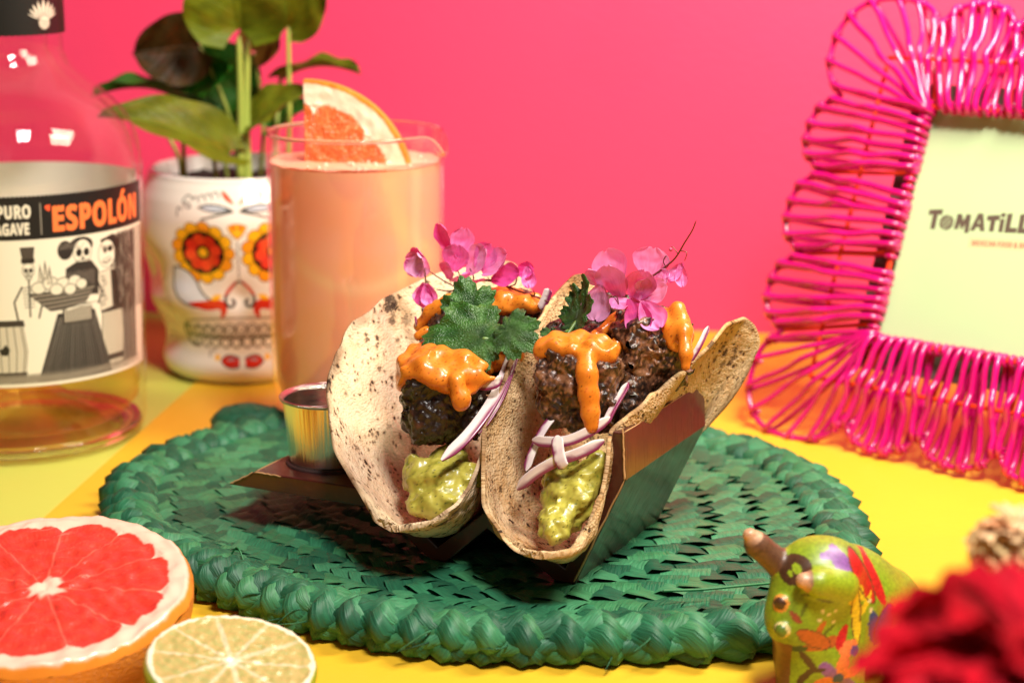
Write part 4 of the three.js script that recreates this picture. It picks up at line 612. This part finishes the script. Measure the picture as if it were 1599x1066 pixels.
  const shape = (a, y) => {                                                // a = 0 faces the camera
    let r = prof(y)[0]; const f = cos(a);
    const g = (ca, cy, wa, wy) => exp(-pow((a - ca) / wa, 2) - pow((y - cy) / wy, 2));
    r *= 1 - 0.05 * pow(sin(a), 2) + (f < 0 ? 0.03 * f * f : 0);
    r += -4.2 * (g(-0.36, 85, 0.22, 12) + g(0.36, 85, 0.22, 12)) + 3.2 * (g(-0.62, 56, 0.25, 9) + g(0.62, 56, 0.25, 9)) - 3.0 * (g(0, 54, 0.10, 9)) + 2.5 * g(0, 10, 0.35, 8) + 1.6 * g(0, 28, 0.55, 9) + 1.6 * g(0, 104, 0.6, 14) - 3.5 * (g(-1.15, 70, 0.25, 14) + g(1.15, 70, 0.25, 14)) - 3 * (g(-1.0, 30, 0.3, 12) + g(1.0, 30, 0.3, 12));
    return r * 1.06 / 1000;
  };
  const s = group('skull_planter', SC, 0.09);
  const glaze = std([1, 1, 1], 0.16, { map: tex, clearcoat: 0.8, clearcoatRoughness: 0.06 });
  const shell = sheet((u, v) => { const a = (u - 0.5) * 2 * PI, y = v * 124.5, r = shape(a, y); return [r * sin(a), y / 1000, r * cos(a)]; }, 160, 90);
  mesh('pot', shell, glaze, s);
  mesh('pot_rim', sheet((u, v) => { const a = (u - 0.5) * 2 * PI, r0 = shape(a, 124.5), q = v * PI, y = 0.1245 + 0.0022 * sin(q) - 0.016 * max(0, v - 0.7) / 0.3; return [(r0 - 0.0022 * (1 - cos(q))) * sin(a), y, (r0 - 0.0022 * (1 - cos(q))) * cos(a)]; }, 120, 12), std([0.75, 0.72, 0.66], 0.16, { clearcoat: 0.8, clearcoatRoughness: 0.06 }), s);
  mesh('soil', sheet((u, v) => { const a = u * 2 * PI, r = 0.0565 * v; return [r * cos(a), 0.116 + 0.003 * n3(r * cos(a) * 90, r * sin(a) * 90, 1), r * sin(a)]; }, 60, 14), std([0.018, 0.010, 0.007], 0.95), s);
  tag(s, 'white ceramic sugar skull planter painted with orange flower eyes', 'planter');

  // plant
  const p = group('potted_plant'), veins = bumpTex(256, 256, (u, v) => { const d = abs(u - 0.5), a = abs(((v * 8 - d * 7) % 1 + 1) % 1 - 0.5); return 0.5 - 0.4 * smooth(0.12, 0.0, a) * 0.5 + 0.5 * smooth(0.04, 0, d) + 0.1 * n3(u * 20, v * 20, 3); });
  const leafMat = (c, k) => std([1, 1, 1], 0.5, { specularIntensity: 0.35, transmission: 0.08, thickness: 0, bumpMap: veins, bumpScale: 0.0012, map: dataTex(96, 96, (u, v) => { const d = abs(u - 0.5), a = abs(((v * 8 - d * 7) % 1 + 1) % 1 - 0.5), f = 1 + 0.25 * n3(u * 5, v * 5, k) + 0.3 * smooth(0.03, 0, d) + 0.12 * smooth(0.1, 0, a); return [c[0] * f + 0.03 * max(0, n3(u * 4, v * 4, k + 3)), c[1] * f, c[2] * f]; }, true) });
  const green = [[0.105, 0.120, 0.004], [0.050, 0.028, 0.005], [0.018, 0.085, 0.006], [0.010, 0.13, 0.006], [0.095, 0.120, 0.004], [0.13, 0.060, 0.008]].map(leafMat);
  function leaf(b, t, n, wid, arch, k) {
    const B = V3(...b), T = V3(...t), D = T.clone().sub(B), L = D.length(); D.normalize(); const N = V3(...n); N.addScaledVector(D, -D.dot(N)).normalize(); const W = D.clone().cross(N);
    const o = sheet((s, u) => { const q = (s - 0.5) * 2, w = wid * (u < 0.28 ? 0.62 + 0.38 * sin(u / 0.28 * PI / 2) : pow(cos((u - 0.28) / 0.72 * PI / 2), k === 1 ? 0.5 : 0.8)) * (u < 0.001 ? 0.5 : 1), back = u < 0.3 ? 0.16 * L * q * q * (1 - u / 0.3) * (abs(q) < 0.95 ? 1 : 0.8) : 0; return B.clone().addScaledVector(W, q * w / 2).addScaledVector(D, L * u - back).addScaledVector(N, -arch * L * (u - 0.35) * (u - 0.35) * 2 + wid * 0.22 * (abs(q) * 0.9) + 0.0015 * sin(u * 14 + q * 5) * abs(q)).toArray(); }, 20, 26);
    mesh('leaf', o, green[k], p);
  }
  leaf([-0.1715, 0.1356, -0.335], [-0.2366, 0.1691, -0.30], [0.45, 0.75, 0.62], 0.040, 0.25, 0);
  leaf([-0.1960, 0.1950, -0.375], [-0.2340, 0.1913, -0.36], [-0.05, -0.05, 1], 0.045, 0.10, 1);
  leaf([-0.1998, 0.1630, -0.36], [-0.2500, 0.1815, -0.335], [0.25, 0.9, -0.05], 0.034, 0.30, 2);
  leaf([-0.2110, 0.1610, -0.385], [-0.1738, 0.1819, -0.370], [-0.2, 0.6, 0.75], 0.042, 0.10, 3);
  leaf([-0.1672, 0.2062, -0.35], [-0.1684, 0.2592, -0.335], [0.05, -0.25, 1], 0.062, 0.12, 4);
  leaf([-0.1400, 0.2055, -0.37], [-0.1170, 0.2420, -0.35], [0.3, -0.2, 1], 0.030, 0.12, 4);
  leaf([-0.1635, 0.1900, -0.39], [-0.1425, 0.2170, -0.38], [-0.4, 0.1, 1], 0.030, 0.1, 5);
  leaf([-0.1625, 0.1500, -0.35], [-0.1266, 0.1735, -0.34], [-0.35, 0.72, 0.6], 0.030, 0.2, 0);
  leaf([-0.1548, 0.1420, -0.385], [-0.1280, 0.1605, -0.375], [-0.1, 0.8, 0.5], 0.028, 0.2, 2);
  leaf([-0.1470, 0.1760, -0.385], [-0.0985, 0.1890, -0.365], [0.0, 0.98, 0.12], 0.028, 0.25, 4);
  leaf([-0.1720, 0.1630, -0.39], [-0.2100, 0.1890, -0.40], [0.1, 0.3, 1], 0.048, 0.1, 2);
  leaf([-0.1610, 0.1630, -0.40], [-0.1900, 0.1540, -0.41], [0.1, 0.4, 1], 0.040, 0.1, 2);
  const stem = std([0.30, 0.36, 0.06], 0.4), st = (a, b, r0, r1, bend = 0.004) => mesh('stem', taper([a, [mix(a[0], b[0], 0.5) + bend, mix(a[1], b[1], 0.5), mix(a[2], b[2], 0.5)], b], r0, r1, 20, 8), stem, p);
  st([-0.1695, 0.106, -0.345], [-0.1675, 0.2025, -0.35], 0.0026, 0.0017, 0.001); st([-0.1645, 0.106, -0.347], [-0.1630, 0.2000, -0.355], 0.0028, 0.0018, -0.001);
  st([-0.1850, 0.106, -0.36], [-0.1998, 0.1640, -0.36], 0.0015, 0.0011); st([-0.1800, 0.106, -0.37], [-0.2010, 0.1660, -0.384], 0.0014, 0.001, 0.006); st([-0.1500, 0.106, -0.36], [-0.1470, 0.1770, -0.385], 0.0018, 0.0012, -0.001); st([-0.1420, 0.106, -0.36], [-0.1400, 0.2070, -0.37], 0.0018, 0.0012, 0.001);
  st([-0.2010, 0.106, -0.345], [-0.1985, 0.1480, -0.322], 0.0017, 0.0012, -0.001); st([-0.2080, 0.106, -0.365], [-0.2180, 0.1460, -0.365], 0.0014, 0.001); st([-0.1560, 0.106, -0.37], [-0.1548, 0.1430, -0.385], 0.0014, 0.001); st([-0.1620, 0.106, -0.38], [-0.1640, 0.1900, -0.39], 0.0014, 0.001); st([-0.1740, 0.106, -0.38], [-0.1960, 0.1960, -0.376], 0.0014, 0.001, 0.006);
  p.position.set(0.003, 0.004, 0.030);
  tag(rebase(p), 'leafy green plant with pale upright stems growing in the skull planter', 'plant');
}

// ------------------------------------------------------------------ hot pink scalloped picture frame of plastic cane, leaning back. Frame axes: a along its foot, b up its face, n out of its face
{
  const ca = cos(44 * PI / 180), sa = sin(44 * PI / 180), ct = cos(22.5 * PI / 180), stt = sin(22.5 * PI / 180), D = V3(ca, 0, sa), N0 = V3(-sa, 0, ca), Wv = V3(0, ct, 0).addScaledVector(N0, -stt), Nv = D.clone().cross(Wv);
  const f = group('picture_frame', [0.1568, 0.0016, -0.1572]);
  f.quaternion.setFromRotationMatrix(new THREE.Matrix4().makeBasis(D, Wv, Nv)); f.rotateZ(1.2 * PI / 180);
  const R = rng(31), cane = [[0.60, 0.003, 0.150], [0.52, 0.002, 0.125], [0.66, 0.004, 0.170]].map((c) => std(c, 0.24, { clearcoat: 0.6, clearcoatRoughness: 0.1 })), wire = std([0.80, 0.045, 0.008], 0.35);
  const L = 0.0285, Rt = 0.1585, B = 0.0605, T = 0.1905, X = (L + Rt) / 2, Y = (B + T) / 2, mirror = (q) => q.map(([a, b]) => [2 * X - a, b]), flip = (q) => q.map(([a, b]) => [a, 2 * Y - b]);
  const pick = () => cane[floor(R() * 3)];
  // one scallop: its outer arc through the points arc, its canes fixed along the inner edge from i0 to i1
  function scallop(arc, i0, i1, n, back = 1) {
    const cv = new THREE.CatmullRomCurve3(arc.map(([a, b]) => V3(a, b, 0)), false, 'centripetal');
    mesh('outer_rod', new THREE.TubeGeometry(cv, 40, 0.0016, 8), pick(), f);
    for (let i = 0; i < n; i++) {
      const t = (i + 0.5) / n, o = cv.getPointAt(clamp(t + 0.02 * (R() - 0.5), 0.02, 0.98)), tan = cv.getTangentAt(t), q = V3(mix(i0[0], i1[0], t), mix(i0[1], i1[1], t), 0), r = (n > 6 ? 0.0014 : 0.00165) + 0.0003 * R(), dir = o.clone().sub(q), side = V3(-dir.y, dir.x, 0).normalize(), m = pick(), h = 0.0058 + 0.002 * R(), j = () => (R() - 0.5) * 0.0016;
      const at = (u, n_, w = 0) => q.clone().addScaledVector(dir, u).addScaledVector(side, w).setZ(n_).toArray();
      // over the front from the inner rod to the outer rod, round it, and back behind the frame
      mesh('cane', tube([at(-0.035, -0.002), at(-0.025, 0.0042), at(0.10, h * 0.95, j()), at(0.36, h * 0.9, j()), at(0.50, h * 1.25, j() + 0.0022 * (R() - 0.5)), at(0.66, h * 0.7, j()), at(0.86, h * 0.5, j()), at(0.985, 0.0034), at(1.02, 0), at(0.97, -0.0036, 0.0006)], r, 34, 7), m, f);
      if (back || i % 2) {
      const t2 = clamp(t + back * (R() > 0.5 ? 0.9 : -0.8) / n, 0, 1), q2 = V3(mix(i0[0], i1[0], t2), mix(i0[1], i1[1], t2), 0), d2 = o.clone().sub(q2), at2 = (u, n_) => q2.clone().addScaledVector(d2, u).setZ(n_).toArray();
      mesh('cane', tube([at2(0.985, 0.0030), at2(1.015, 0), at2(0.96, -0.0036), at2(0.6, -0.0062), at2(0.2, -0.0062), at2(-0.02, -0.004)], r * 0.95, 24, 7), m, f);
      }
      for (let k = -1; k <= 1; k++) mesh('collar', new THREE.TorusGeometry(0.0019, 0.0008, 6, 12).applyQuaternion(new THREE.Quaternion().setFromUnitVectors(V3(0, 0, 1), tan)).translate(...o.clone().addScaledVector(tan, (k + (R() - 0.5) * 0.4) * 0.0021).toArray()), m, f);
    }
    mesh('spoke', tube([V3(...i0, -0.001).toArray(), V3(mix(i0[0], arc[0][0], 0.98), mix(i0[1], arc[0][1], 0.98), 0).toArray()], 0.0012, 6, 6), wire, f);
  }
  const oL = -0.0285, nb = [0.0575, 0.1015, 0.1490, 0.1935], ib = [0.0640, 0.1040, 0.1480, 0.1880];
  const left = [0, 1, 2].map((k) => [[[oL, nb[k]], [oL - 0.0130, mix(nb[k], nb[k + 1], 0.22)], [oL - 0.0160, mix(nb[k], nb[k + 1], 0.52)], [oL - 0.0120, mix(nb[k], nb[k + 1], 0.83)], [oL, nb[k + 1]]], [L, ib[k] + 0.0050], [L, ib[k + 1] - 0.0050]]);
  const na = [0.0245, 0.0705, 0.1165, 2 * X - 0.0245], ia = [0.0320, 0.0720, 0.1150, 2 * X - 0.0320];
  const bot = [0, 1, 2].map((k) => [[[na[k], 0.0180], [mix(na[k], na[k + 1], 0.12), 0.0070], [mix(na[k], na[k + 1], 0.45), 0.0018], [mix(na[k], na[k + 1], 0.84), 0.0060], [na[k + 1], 0.0180]], [ia[k] + 0.0045, B], [ia[k + 1] - 0.0045, B]]);
  const bl = [[0.0245, 0.0180], [0.0160, 0.0055], [0.0040, 0.0008], [-0.0120, -0.0002], [-0.0280, 0.0040], [-0.0385, 0.0150], [-0.0420, 0.0300], [-0.0395, 0.0450], [-0.0285, 0.0575]];
  for (const [arc, i0, i1] of left) { scallop(arc, i0, i1, 6); scallop(mirror(arc), mirror([i0])[0], mirror([i1])[0], 6); }
  for (const [arc, i0, i1] of bot) { scallop(arc, i0, i1, 6); scallop(flip(arc), flip([i0])[0], flip([i1])[0], 6); }
  for (const [fm, fv] of [[0, 0], [1, 0], [0, 1], [1, 1]]) { const z = (q) => { let s = q; if (fm) s = mirror(s); if (fv) s = flip(s); return s; }; scallop(z(bl), z([[0.0315, B]])[0], z([[L, 0.0635]])[0], 8, 0); }
  // inner rod with the canes' wrapped ends, and the orange wires woven through the middle
  const edge = (p, q, n, name, r, m, zz) => mesh(name, tube([[...p, zz], [mix(p[0], q[0], 0.5), mix(p[1], q[1], 0.5), zz], [...q, zz]], r, 8, 8), m, f);
  const inner = [[L, B], [Rt, B], [Rt, T], [L, T]], mid = [[L - 0.031, B - 0.026], [Rt + 0.031, B - 0.026], [Rt + 0.031, T + 0.026], [L - 0.031, T + 0.026]];
  for (let i = 0; i < 4; i++) { edge(inner[i], inner[(i + 1) % 4], 1, 'inner_rod', 0.0016, wire, 0); edge(mid[i], mid[(i + 1) % 4], 1, 'cross_wire', 0.0012, wire, 0.0016); }
  for (let i = 0; i < 4; i++) { const p = inner[i], q = inner[(i + 1) % 4], n = 30; for (let k = 0; k < n; k++) if (R() > 0.12) { const t = (k + 0.5) / n; mesh('collar', new THREE.TorusGeometry(0.0026, 0.0013, 7, 14).rotateY(i % 2 ? 0 : PI / 2).rotateX(i % 2 ? PI / 2 : 0).translate(mix(p[0], q[0], t), mix(p[1], q[1], t), 0), pick(), f); } }
  mesh('board', new THREE.BoxGeometry(Rt - L + 0.03, T - B + 0.03, 0.002).translate(X, Y, -0.0085), std([0.10, 0.07, 0.05], 0.8), f);
  const tex = canvasTex(1310, 1300, (c, W, Hh) => {
    c.fillStyle = '#b6c99c'; c.fillRect(0, 0, W, Hh);
    c.translate(130, 655); c.rotate(-0.055);                                // the name, in chunky hand-cut capitals
    const ink = '#5a4a40', G = (pts) => { c.beginPath(); pts.forEach(([x, y], i) => i ? c.lineTo(x, y) : c.moveTo(x, y)); c.closePath(); c.fill(); };
    c.fillStyle = ink; let x = 0;
    const T_ = () => { G([[x, -104], [x + 84, -110], [x + 82, -78], [x + 58, -80], [x + 56, 2], [x + 26, 2], [x + 28, -80], [x + 2, -72]]); x += 74; };
    const O_ = () => { c.beginPath(); c.ellipse(x + 44, -38, 42, 42, 0, 0, 7); c.fill(); c.strokeStyle = '#b6c99c'; c.lineWidth = 5; for (const k of [-16, 4, 22]) { c.beginPath(); c.moveTo(x + 18 + k * 0.4, -18 + k * 0.9); c.lineTo(x + 66 + k * 0.4, -64 + k * 0.9); c.stroke(); } x += 92; };
    const M_ = () => { G([[x + 2, -4], [x + 10, -88], [x + 36, -88], [x + 50, -50], [x + 64, -90], [x + 90, -86], [x + 94, 14], [x + 68, 14], [x + 66, -36], [x + 54, -6], [x + 44, -6], [x + 32, -36], [x + 28, -4]]); x += 98; };
    const A_ = () => { G([[x, 0], [x + 32, -96], [x + 62, -96], [x + 88, 0], [x + 60, 0], [x + 54, -20], [x + 34, -20], [x + 28, 0]]); c.fillStyle = '#b6c99c'; G([[x + 40, -40], [x + 47, -66], [x + 53, -40]]); c.fillStyle = ink; x += 88; };
    const t_ = () => { G([[x, -86], [x + 74, -92], [x + 74, -64], [x + 52, -62], [x + 52, 0], [x + 24, 0], [x + 24, -60], [x, -58]]); x += 78; };
    const i_ = () => { G([[x, -70], [x + 26, -72], [x + 26, 0], [x, 0]]); c.beginPath(); c.ellipse(x + 13, -92, 14, 13, 0, 0, 7); c.fill(); x += 36; };
    const L_ = () => { G([[x, -100], [x + 30, -104], [x + 28, -26], [x + 68, -28], [x + 70, 0], [x, 2]]); x += 74; };
    T_(); O_(); M_(); A_(); t_(); i_(); L_(); L_(); O_();
    c.fillStyle = '#eebd92'; c.fillRect(270, 36, 400, 56);
    c.save(); c.translate(290, 79); c.scale(0.82, 1); c.font = 'bold 38px sans-serif'; c.fillStyle = '#5a4a40'; c.fillText('MEXICAN FOOD & BAR', 0, 0); c.restore();
  });
  mesh('card', new THREE.BoxGeometry(Rt - L, T - B, 0.0012).translate(X, Y, -0.0065), std([1, 1, 1], 0.5, { map: tex }), f);
  mesh('easel_leg', new THREE.BoxGeometry(0.05, 0.19, 0.003).translate(0, -0.095, 0).rotateX(0.80).translate(X, 0.155, -0.011), std([0.10, 0.07, 0.05], 0.8), f);
  tag(f, 'hot pink scalloped cane picture frame with a pale green card', 'picture frame');
}

// ------------------------------------------------------------------ painted clay bull, front right
{
  const parts = [[0.1105, 0.0400, 0.1760, 0.0150], [0.1025, 0.0315, 0.1815, 0.0095], [0.1065, 0.0265, 0.1820, 0.0090], [0.1180, 0.0455, 0.1740, 0.0135], [0.1110, 0.0470, 0.1730, 0.0110], [0.1145, 0.0160, 0.1740, 0.0165], [0.1280, 0.0300, 0.1640, 0.0190]];
  const caps = [[[0.1260, 0.0360, 0.1640], [0.1440, 0.0240, 0.1480], 0.0168, 0.0140], [[0.1065, 0.0020, 0.1800], [0.1090, 0.0200, 0.1770], 0.0080, 0.0095], [[0.1240, 0.0020, 0.1760], [0.1220, 0.0200, 0.1740], 0.0080, 0.0095], [[0.1500, 0.0020, 0.1480], [0.1470, 0.0220, 0.1480], 0.0080, 0.0100], [[0.1420, 0.0020, 0.1400], [0.1420, 0.0220, 0.1440], 0.0080, 0.0100], [[0.1330, 0.0340, 0.1500], [0.1460, 0.0300, 0.1440], 0.0090, 0.0050]];
  const horn = [[[0.0985, 0.0500, 0.1745], [0.0905, 0.0570, 0.1750], 0.0054, 0.0046], [[0.0905, 0.0570, 0.1750], [0.0875, 0.0612, 0.1760], 0.0046, 0.0026], [[0.1200, 0.0450, 0.1850], [0.1110, 0.0480, 0.1905], 0.0062, 0.0048], [[0.1110, 0.0480, 0.1905], [0.1055, 0.0492, 0.1915], 0.0048, 0.0030]];
  const f = (x, y, z) => { let d = 1; for (const [a, b, c, r] of parts) d = smin(d, hypot(x - a, y - b, z - c) - r, 0.006); for (const [a, b, r0, r1] of caps) d = smin(d, capsule(x, y, z, a, b, r0, r1), 0.005); let h = 1; for (const [a, b, r0, r1] of horn) h = smin(h, capsule(x, y, z, a, b, r0, r1), 0.002); d = smin(d, h, 0.0025); for (const [ex, ey, ez] of [[0.0985, 0.0392, 0.1865], [0.0985, 0.0300, 0.1905]]) d = smin(d, hypot(x - ex, y - ey, z - ez) - 0.0030, 0.0015); return max(d, 0.0012 - y); };
  const G = [0.30, 0.40, 0.015], Gd = [0.19, 0.29, 0.012], red = [0.55, 0.016, 0.012], yel = [0.80, 0.55, 0.02], pur = [0.26, 0.085, 0.34], org = [0.82, 0.20, 0.055], brn = [0.075, 0.030, 0.012], tan = [0.62, 0.34, 0.19], blu = [0.012, 0.045, 0.20];
  const col = (x, y, z) => {
    let c = mix3(G, Gd, clamp(0.5 + 0.6 * fbm(x * 60, y * 60, z * 60, 2)));
    const X = x * 1000, Y = y * 1000, Z = z * 1000, dot = (a, b, r) => hypot(X - a, Y - b) < r, el = (a, b, rx, ry, t) => { const p = (X - a) * cos(t) + (Y - b) * sin(t), q = -(X - a) * sin(t) + (Y - b) * cos(t); return hypot(p / rx, q / ry) < 1; };
    for (const [p, q] of [[0, 1], [2, 3]]) { const d1 = capsule(x, y, z, ...horn[p]), d2 = capsule(x, y, z, ...horn[q]); if (d1 < 0.0006) c = mix3(brn, [0.22, 0.09, 0.04], 0.4); if (d2 < 0.0006) c = mix3(brn, tan, smooth(-0.002, 0.003, p ? 0.110 - x - 0.0015 : y - 0.0585)); if (d1 < 0.0006 && p === 2) c = G; }
    if (Z > 164 && min(capsule(x, y, z, ...horn[0]), capsule(x, y, z, ...horn[1]), capsule(x, y, z, ...horn[2]), capsule(x, y, z, ...horn[3])) > 0.0006) {
      if (el(103.5, 50.5, 6.2, 4.2, 0.6)) c = brn; if (dot(104, 51.3, 1.6) || dot(101.5, 49.3, 0.9)) c = G;
      if (el(120.5, 53, 7.0, 2.8, -0.9) || el(124.5, 50.2, 4.6, 1.6, -0.35) || el(116, 56, 4, 1.3, 0.1) || el(123, 46.5, 4.5, 1.2, -1.1)) c = pur;
      if (el(128.3, 47, 11, 2.3, -1.12) || el(133.6, 44.5, 10, 2.0, -1.15)) c = red;
      if (el(126.4, 33, 11, 1.5, -1.5) || el(124.3, 38.5, 5, 1.0, -1.0) || el(129.5, 36, 6, 1.0, 1.1) || el(127.5, 42, 4, 1.5, -1.2)) c = yel;
      if (el(137.5, 28, 7.5, 3.0, 1.3) || el(134, 26.5, 7.5, 2.6, -1.4) || el(140.5, 31, 4, 1.4, 0.5)) c = blu;
      if (el(110, 26.5, 7, 2.6, -0.5) || el(114, 24, 7.5, 2.2, 0.15) || el(108.5, 23, 6, 1.5, 0.05) || el(112, 29.5, 4.5, 1.3, 0.9)) c = [0.50, 0.10, 0.015]; if (el(121, 25.5, 4.5, 1.8, 1.1)) c = red;
      const ol = (a, b, rx, ry, t) => el(a, b, rx + 0.55, ry + 0.55, t) && !el(a, b, rx, ry, t);
      if (ol(128.3, 47, 11, 2.3, -1.12) || ol(126.4, 33, 11, 1.5, -1.5) || ol(110, 26.5, 7, 2.6, -0.5) || ol(137.5, 28, 7.5, 3.0, 1.3)) c = [0.13, 0.05, 0.015];
      for (const [a, b] of [[113, 37], [115.5, 35.5], [118, 36.5], [112, 33.5], [131.5, 38], [132, 34.5], [117.5, 31.5]]) if (dot(a, b, 0.75)) c = [0.75, 0.62, 0.3];
      if (el(108, 44, 3.2, 0.8, 0.4) || el(113.5, 41.5, 3.4, 0.7, -0.3) || el(116, 29, 3, 0.7, 0.5) || el(106, 38, 2.6, 0.7, 1.2)) c = [0.10, 0.13, 0.01];
      if (el(103, 35, 3, 1.2, -0.8)) c = [0.30, 0.06, 0.02]; if (el(104, 22.5, 4, 1.4, 0.1)) c = [0.03, 0.07, 0.01];
      if (Y < 24 && !(el(121, 25.5, 4.5, 1.8, 1.1))) { for (let i = 0; i < 6; i++) { const a = i / 6 * 6.283 + 0.3; if (el(120 + 5.6 * cos(a), 10 + 5.6 * sin(a), 4.2, 2.5, a)) c = i % 3 === 2 ? pur : org; } if (dot(120, 10, 2.2)) c = blu; if (el(123.5, 21.5, 4, 3.2, 0.4)) c = org; if (el(126, 20, 1.8, 1.8, 0)) c = [0.08, 0.05, 0.22];
        if (el(108.3, 17.5, 5, 1.4, -0.9) || el(111.5, 14, 3.5, 1.1, 0.1) || el(107.5, 11, 4.5, 1.3, 0.9) || el(106.3, 7, 4, 1.2, -1.4)) c = brn; if (X < 102.5) c = [0.17, 0.06, 0.02]; }
    }
    for (const [ex, ey, ez, k] of [[98.5, 39.2, 186.5, 0], [98.5, 30.0, 190.5, 1]]) { const d = hypot(X - ex + 0.9, Y - ey, Z - ez - 1.6); if (hypot(X - ex, Y - ey, Z - ez) < 4.2) { if (d < 3.5) c = k ? [0.75, 0.62, 0.25] : [0.72, 0.28, 0.04]; if (d < 2.4) c = k ? [0.12, 0.2, 0.02] : brn; } }
    const br = 0.86 + 0.22 * n3(X * 0.35 + Y * 0.9, Y * 0.25 - X * 0.5, Z * 0.3) + 0.10 * n3(X * 1.6, Y * 1.6, Z * 1.6);
    return c.map((q) => q * br);
  };
  const g = nets(f, [0.080, 0, 0.126], [0.166, 0.068, 0.199], 0.00062, col);
  const o = mesh('bull_figurine', g, std([1, 1, 1], 0.42, { vertexColors: true, clearcoat: 0.2, clearcoatRoughness: 0.3 }));
  tag(rebase(o), 'small green clay bull painted with bright flowers, at the edge of the placemat', 'figurine');
}

// ------------------------------------------------------------------ flowers close to the camera, out of focus
function ruffled(name, c, r, n, colors, down, seed, label) {
  const R = rng(seed), g = group(name, c), ms = colors.map((k, i) => std([1, 1, 1], 0.8, { specularIntensity: 0.25, transmission: 0.08, thickness: 0, map: dataTex(64, 64, (u, v) => { const q = 0.8 + 0.3 * n3(u * 6, v * 2, i); return k.map((x) => x * q * (0.75 + 0.4 * v)); }, true) }));
  for (let i = 0; i < n; i++) {
    const y = 1 - (i + 0.5) / n * 1.25, a = i * 2.39996 + 0.4 * R(), s = sqrt(max(0, 1 - y * y)), d = V3(s * cos(a), y, s * sin(a)).normalize(), t = V3(-sin(a), 0, cos(a)).applyAxisAngle(d, (R() - 0.5) * 1.4), u = d.clone().cross(t), sz = r * (0.50 + 0.22 * R()), ph = R() * 6;
    mesh('petal', sheet((x, v) => { const q = (x - 0.5) * 2, w = sz * (0.25 + 0.95 * v), ruf = sz * 0.16 * v * v * sin(q * 6 + ph) + sz * 0.10 * v * sin(q * 13 + ph * 2), L = r * 0.40 + sz * 1.0 * v * (1 + 0.08 * sin(q * 17 + ph)) * (1 - 0.22 * q * q); return d.clone().multiplyScalar(L * (0.95 - 0.10 * v)).addScaledVector(t, q * w * 0.62).addScaledVector(u, ruf + sz * (0.55 * v * v + 0.05)).toArray(); }, 16, 9), ms[i % ms.length], g);
  }
  mesh('flower_core', new THREE.SphereGeometry(r * 0.52, 24, 16), ms[0], g);
  const stem = std([0.06, 0.14, 0.03], 0.5); mesh('stem', taper([[0, -r * 0.3, 0], [down[0] * 0.4, -c[1] * 0.5, down[1] * 0.4], [down[0], -c[1] + 0.001, down[1]]], 0.0022, 0.0025, 20, 8), stem, g);
  return tag(g, label, 'flower');
}
ruffled('red_flower', [0.1055, 0.1290, 0.4880], 0.0370, 60, [[0.56, 0.002, 0.014], [0.44, 0.001, 0.009], [0.66, 0.006, 0.026]], [0.02, 0.02], 51, 'big ruffled red flower blurred in front of the painted bull');
ruffled('cream_flower', [0.1425, 0.1110, 0.3330], 0.0145, 40, [[0.80, 0.55, 0.30], [0.85, 0.45, 0.22], [0.85, 0.62, 0.30]], [0.01, -0.01], 53, 'small cream flower head peeping out behind the red one');

renderer.render(scene, camera);
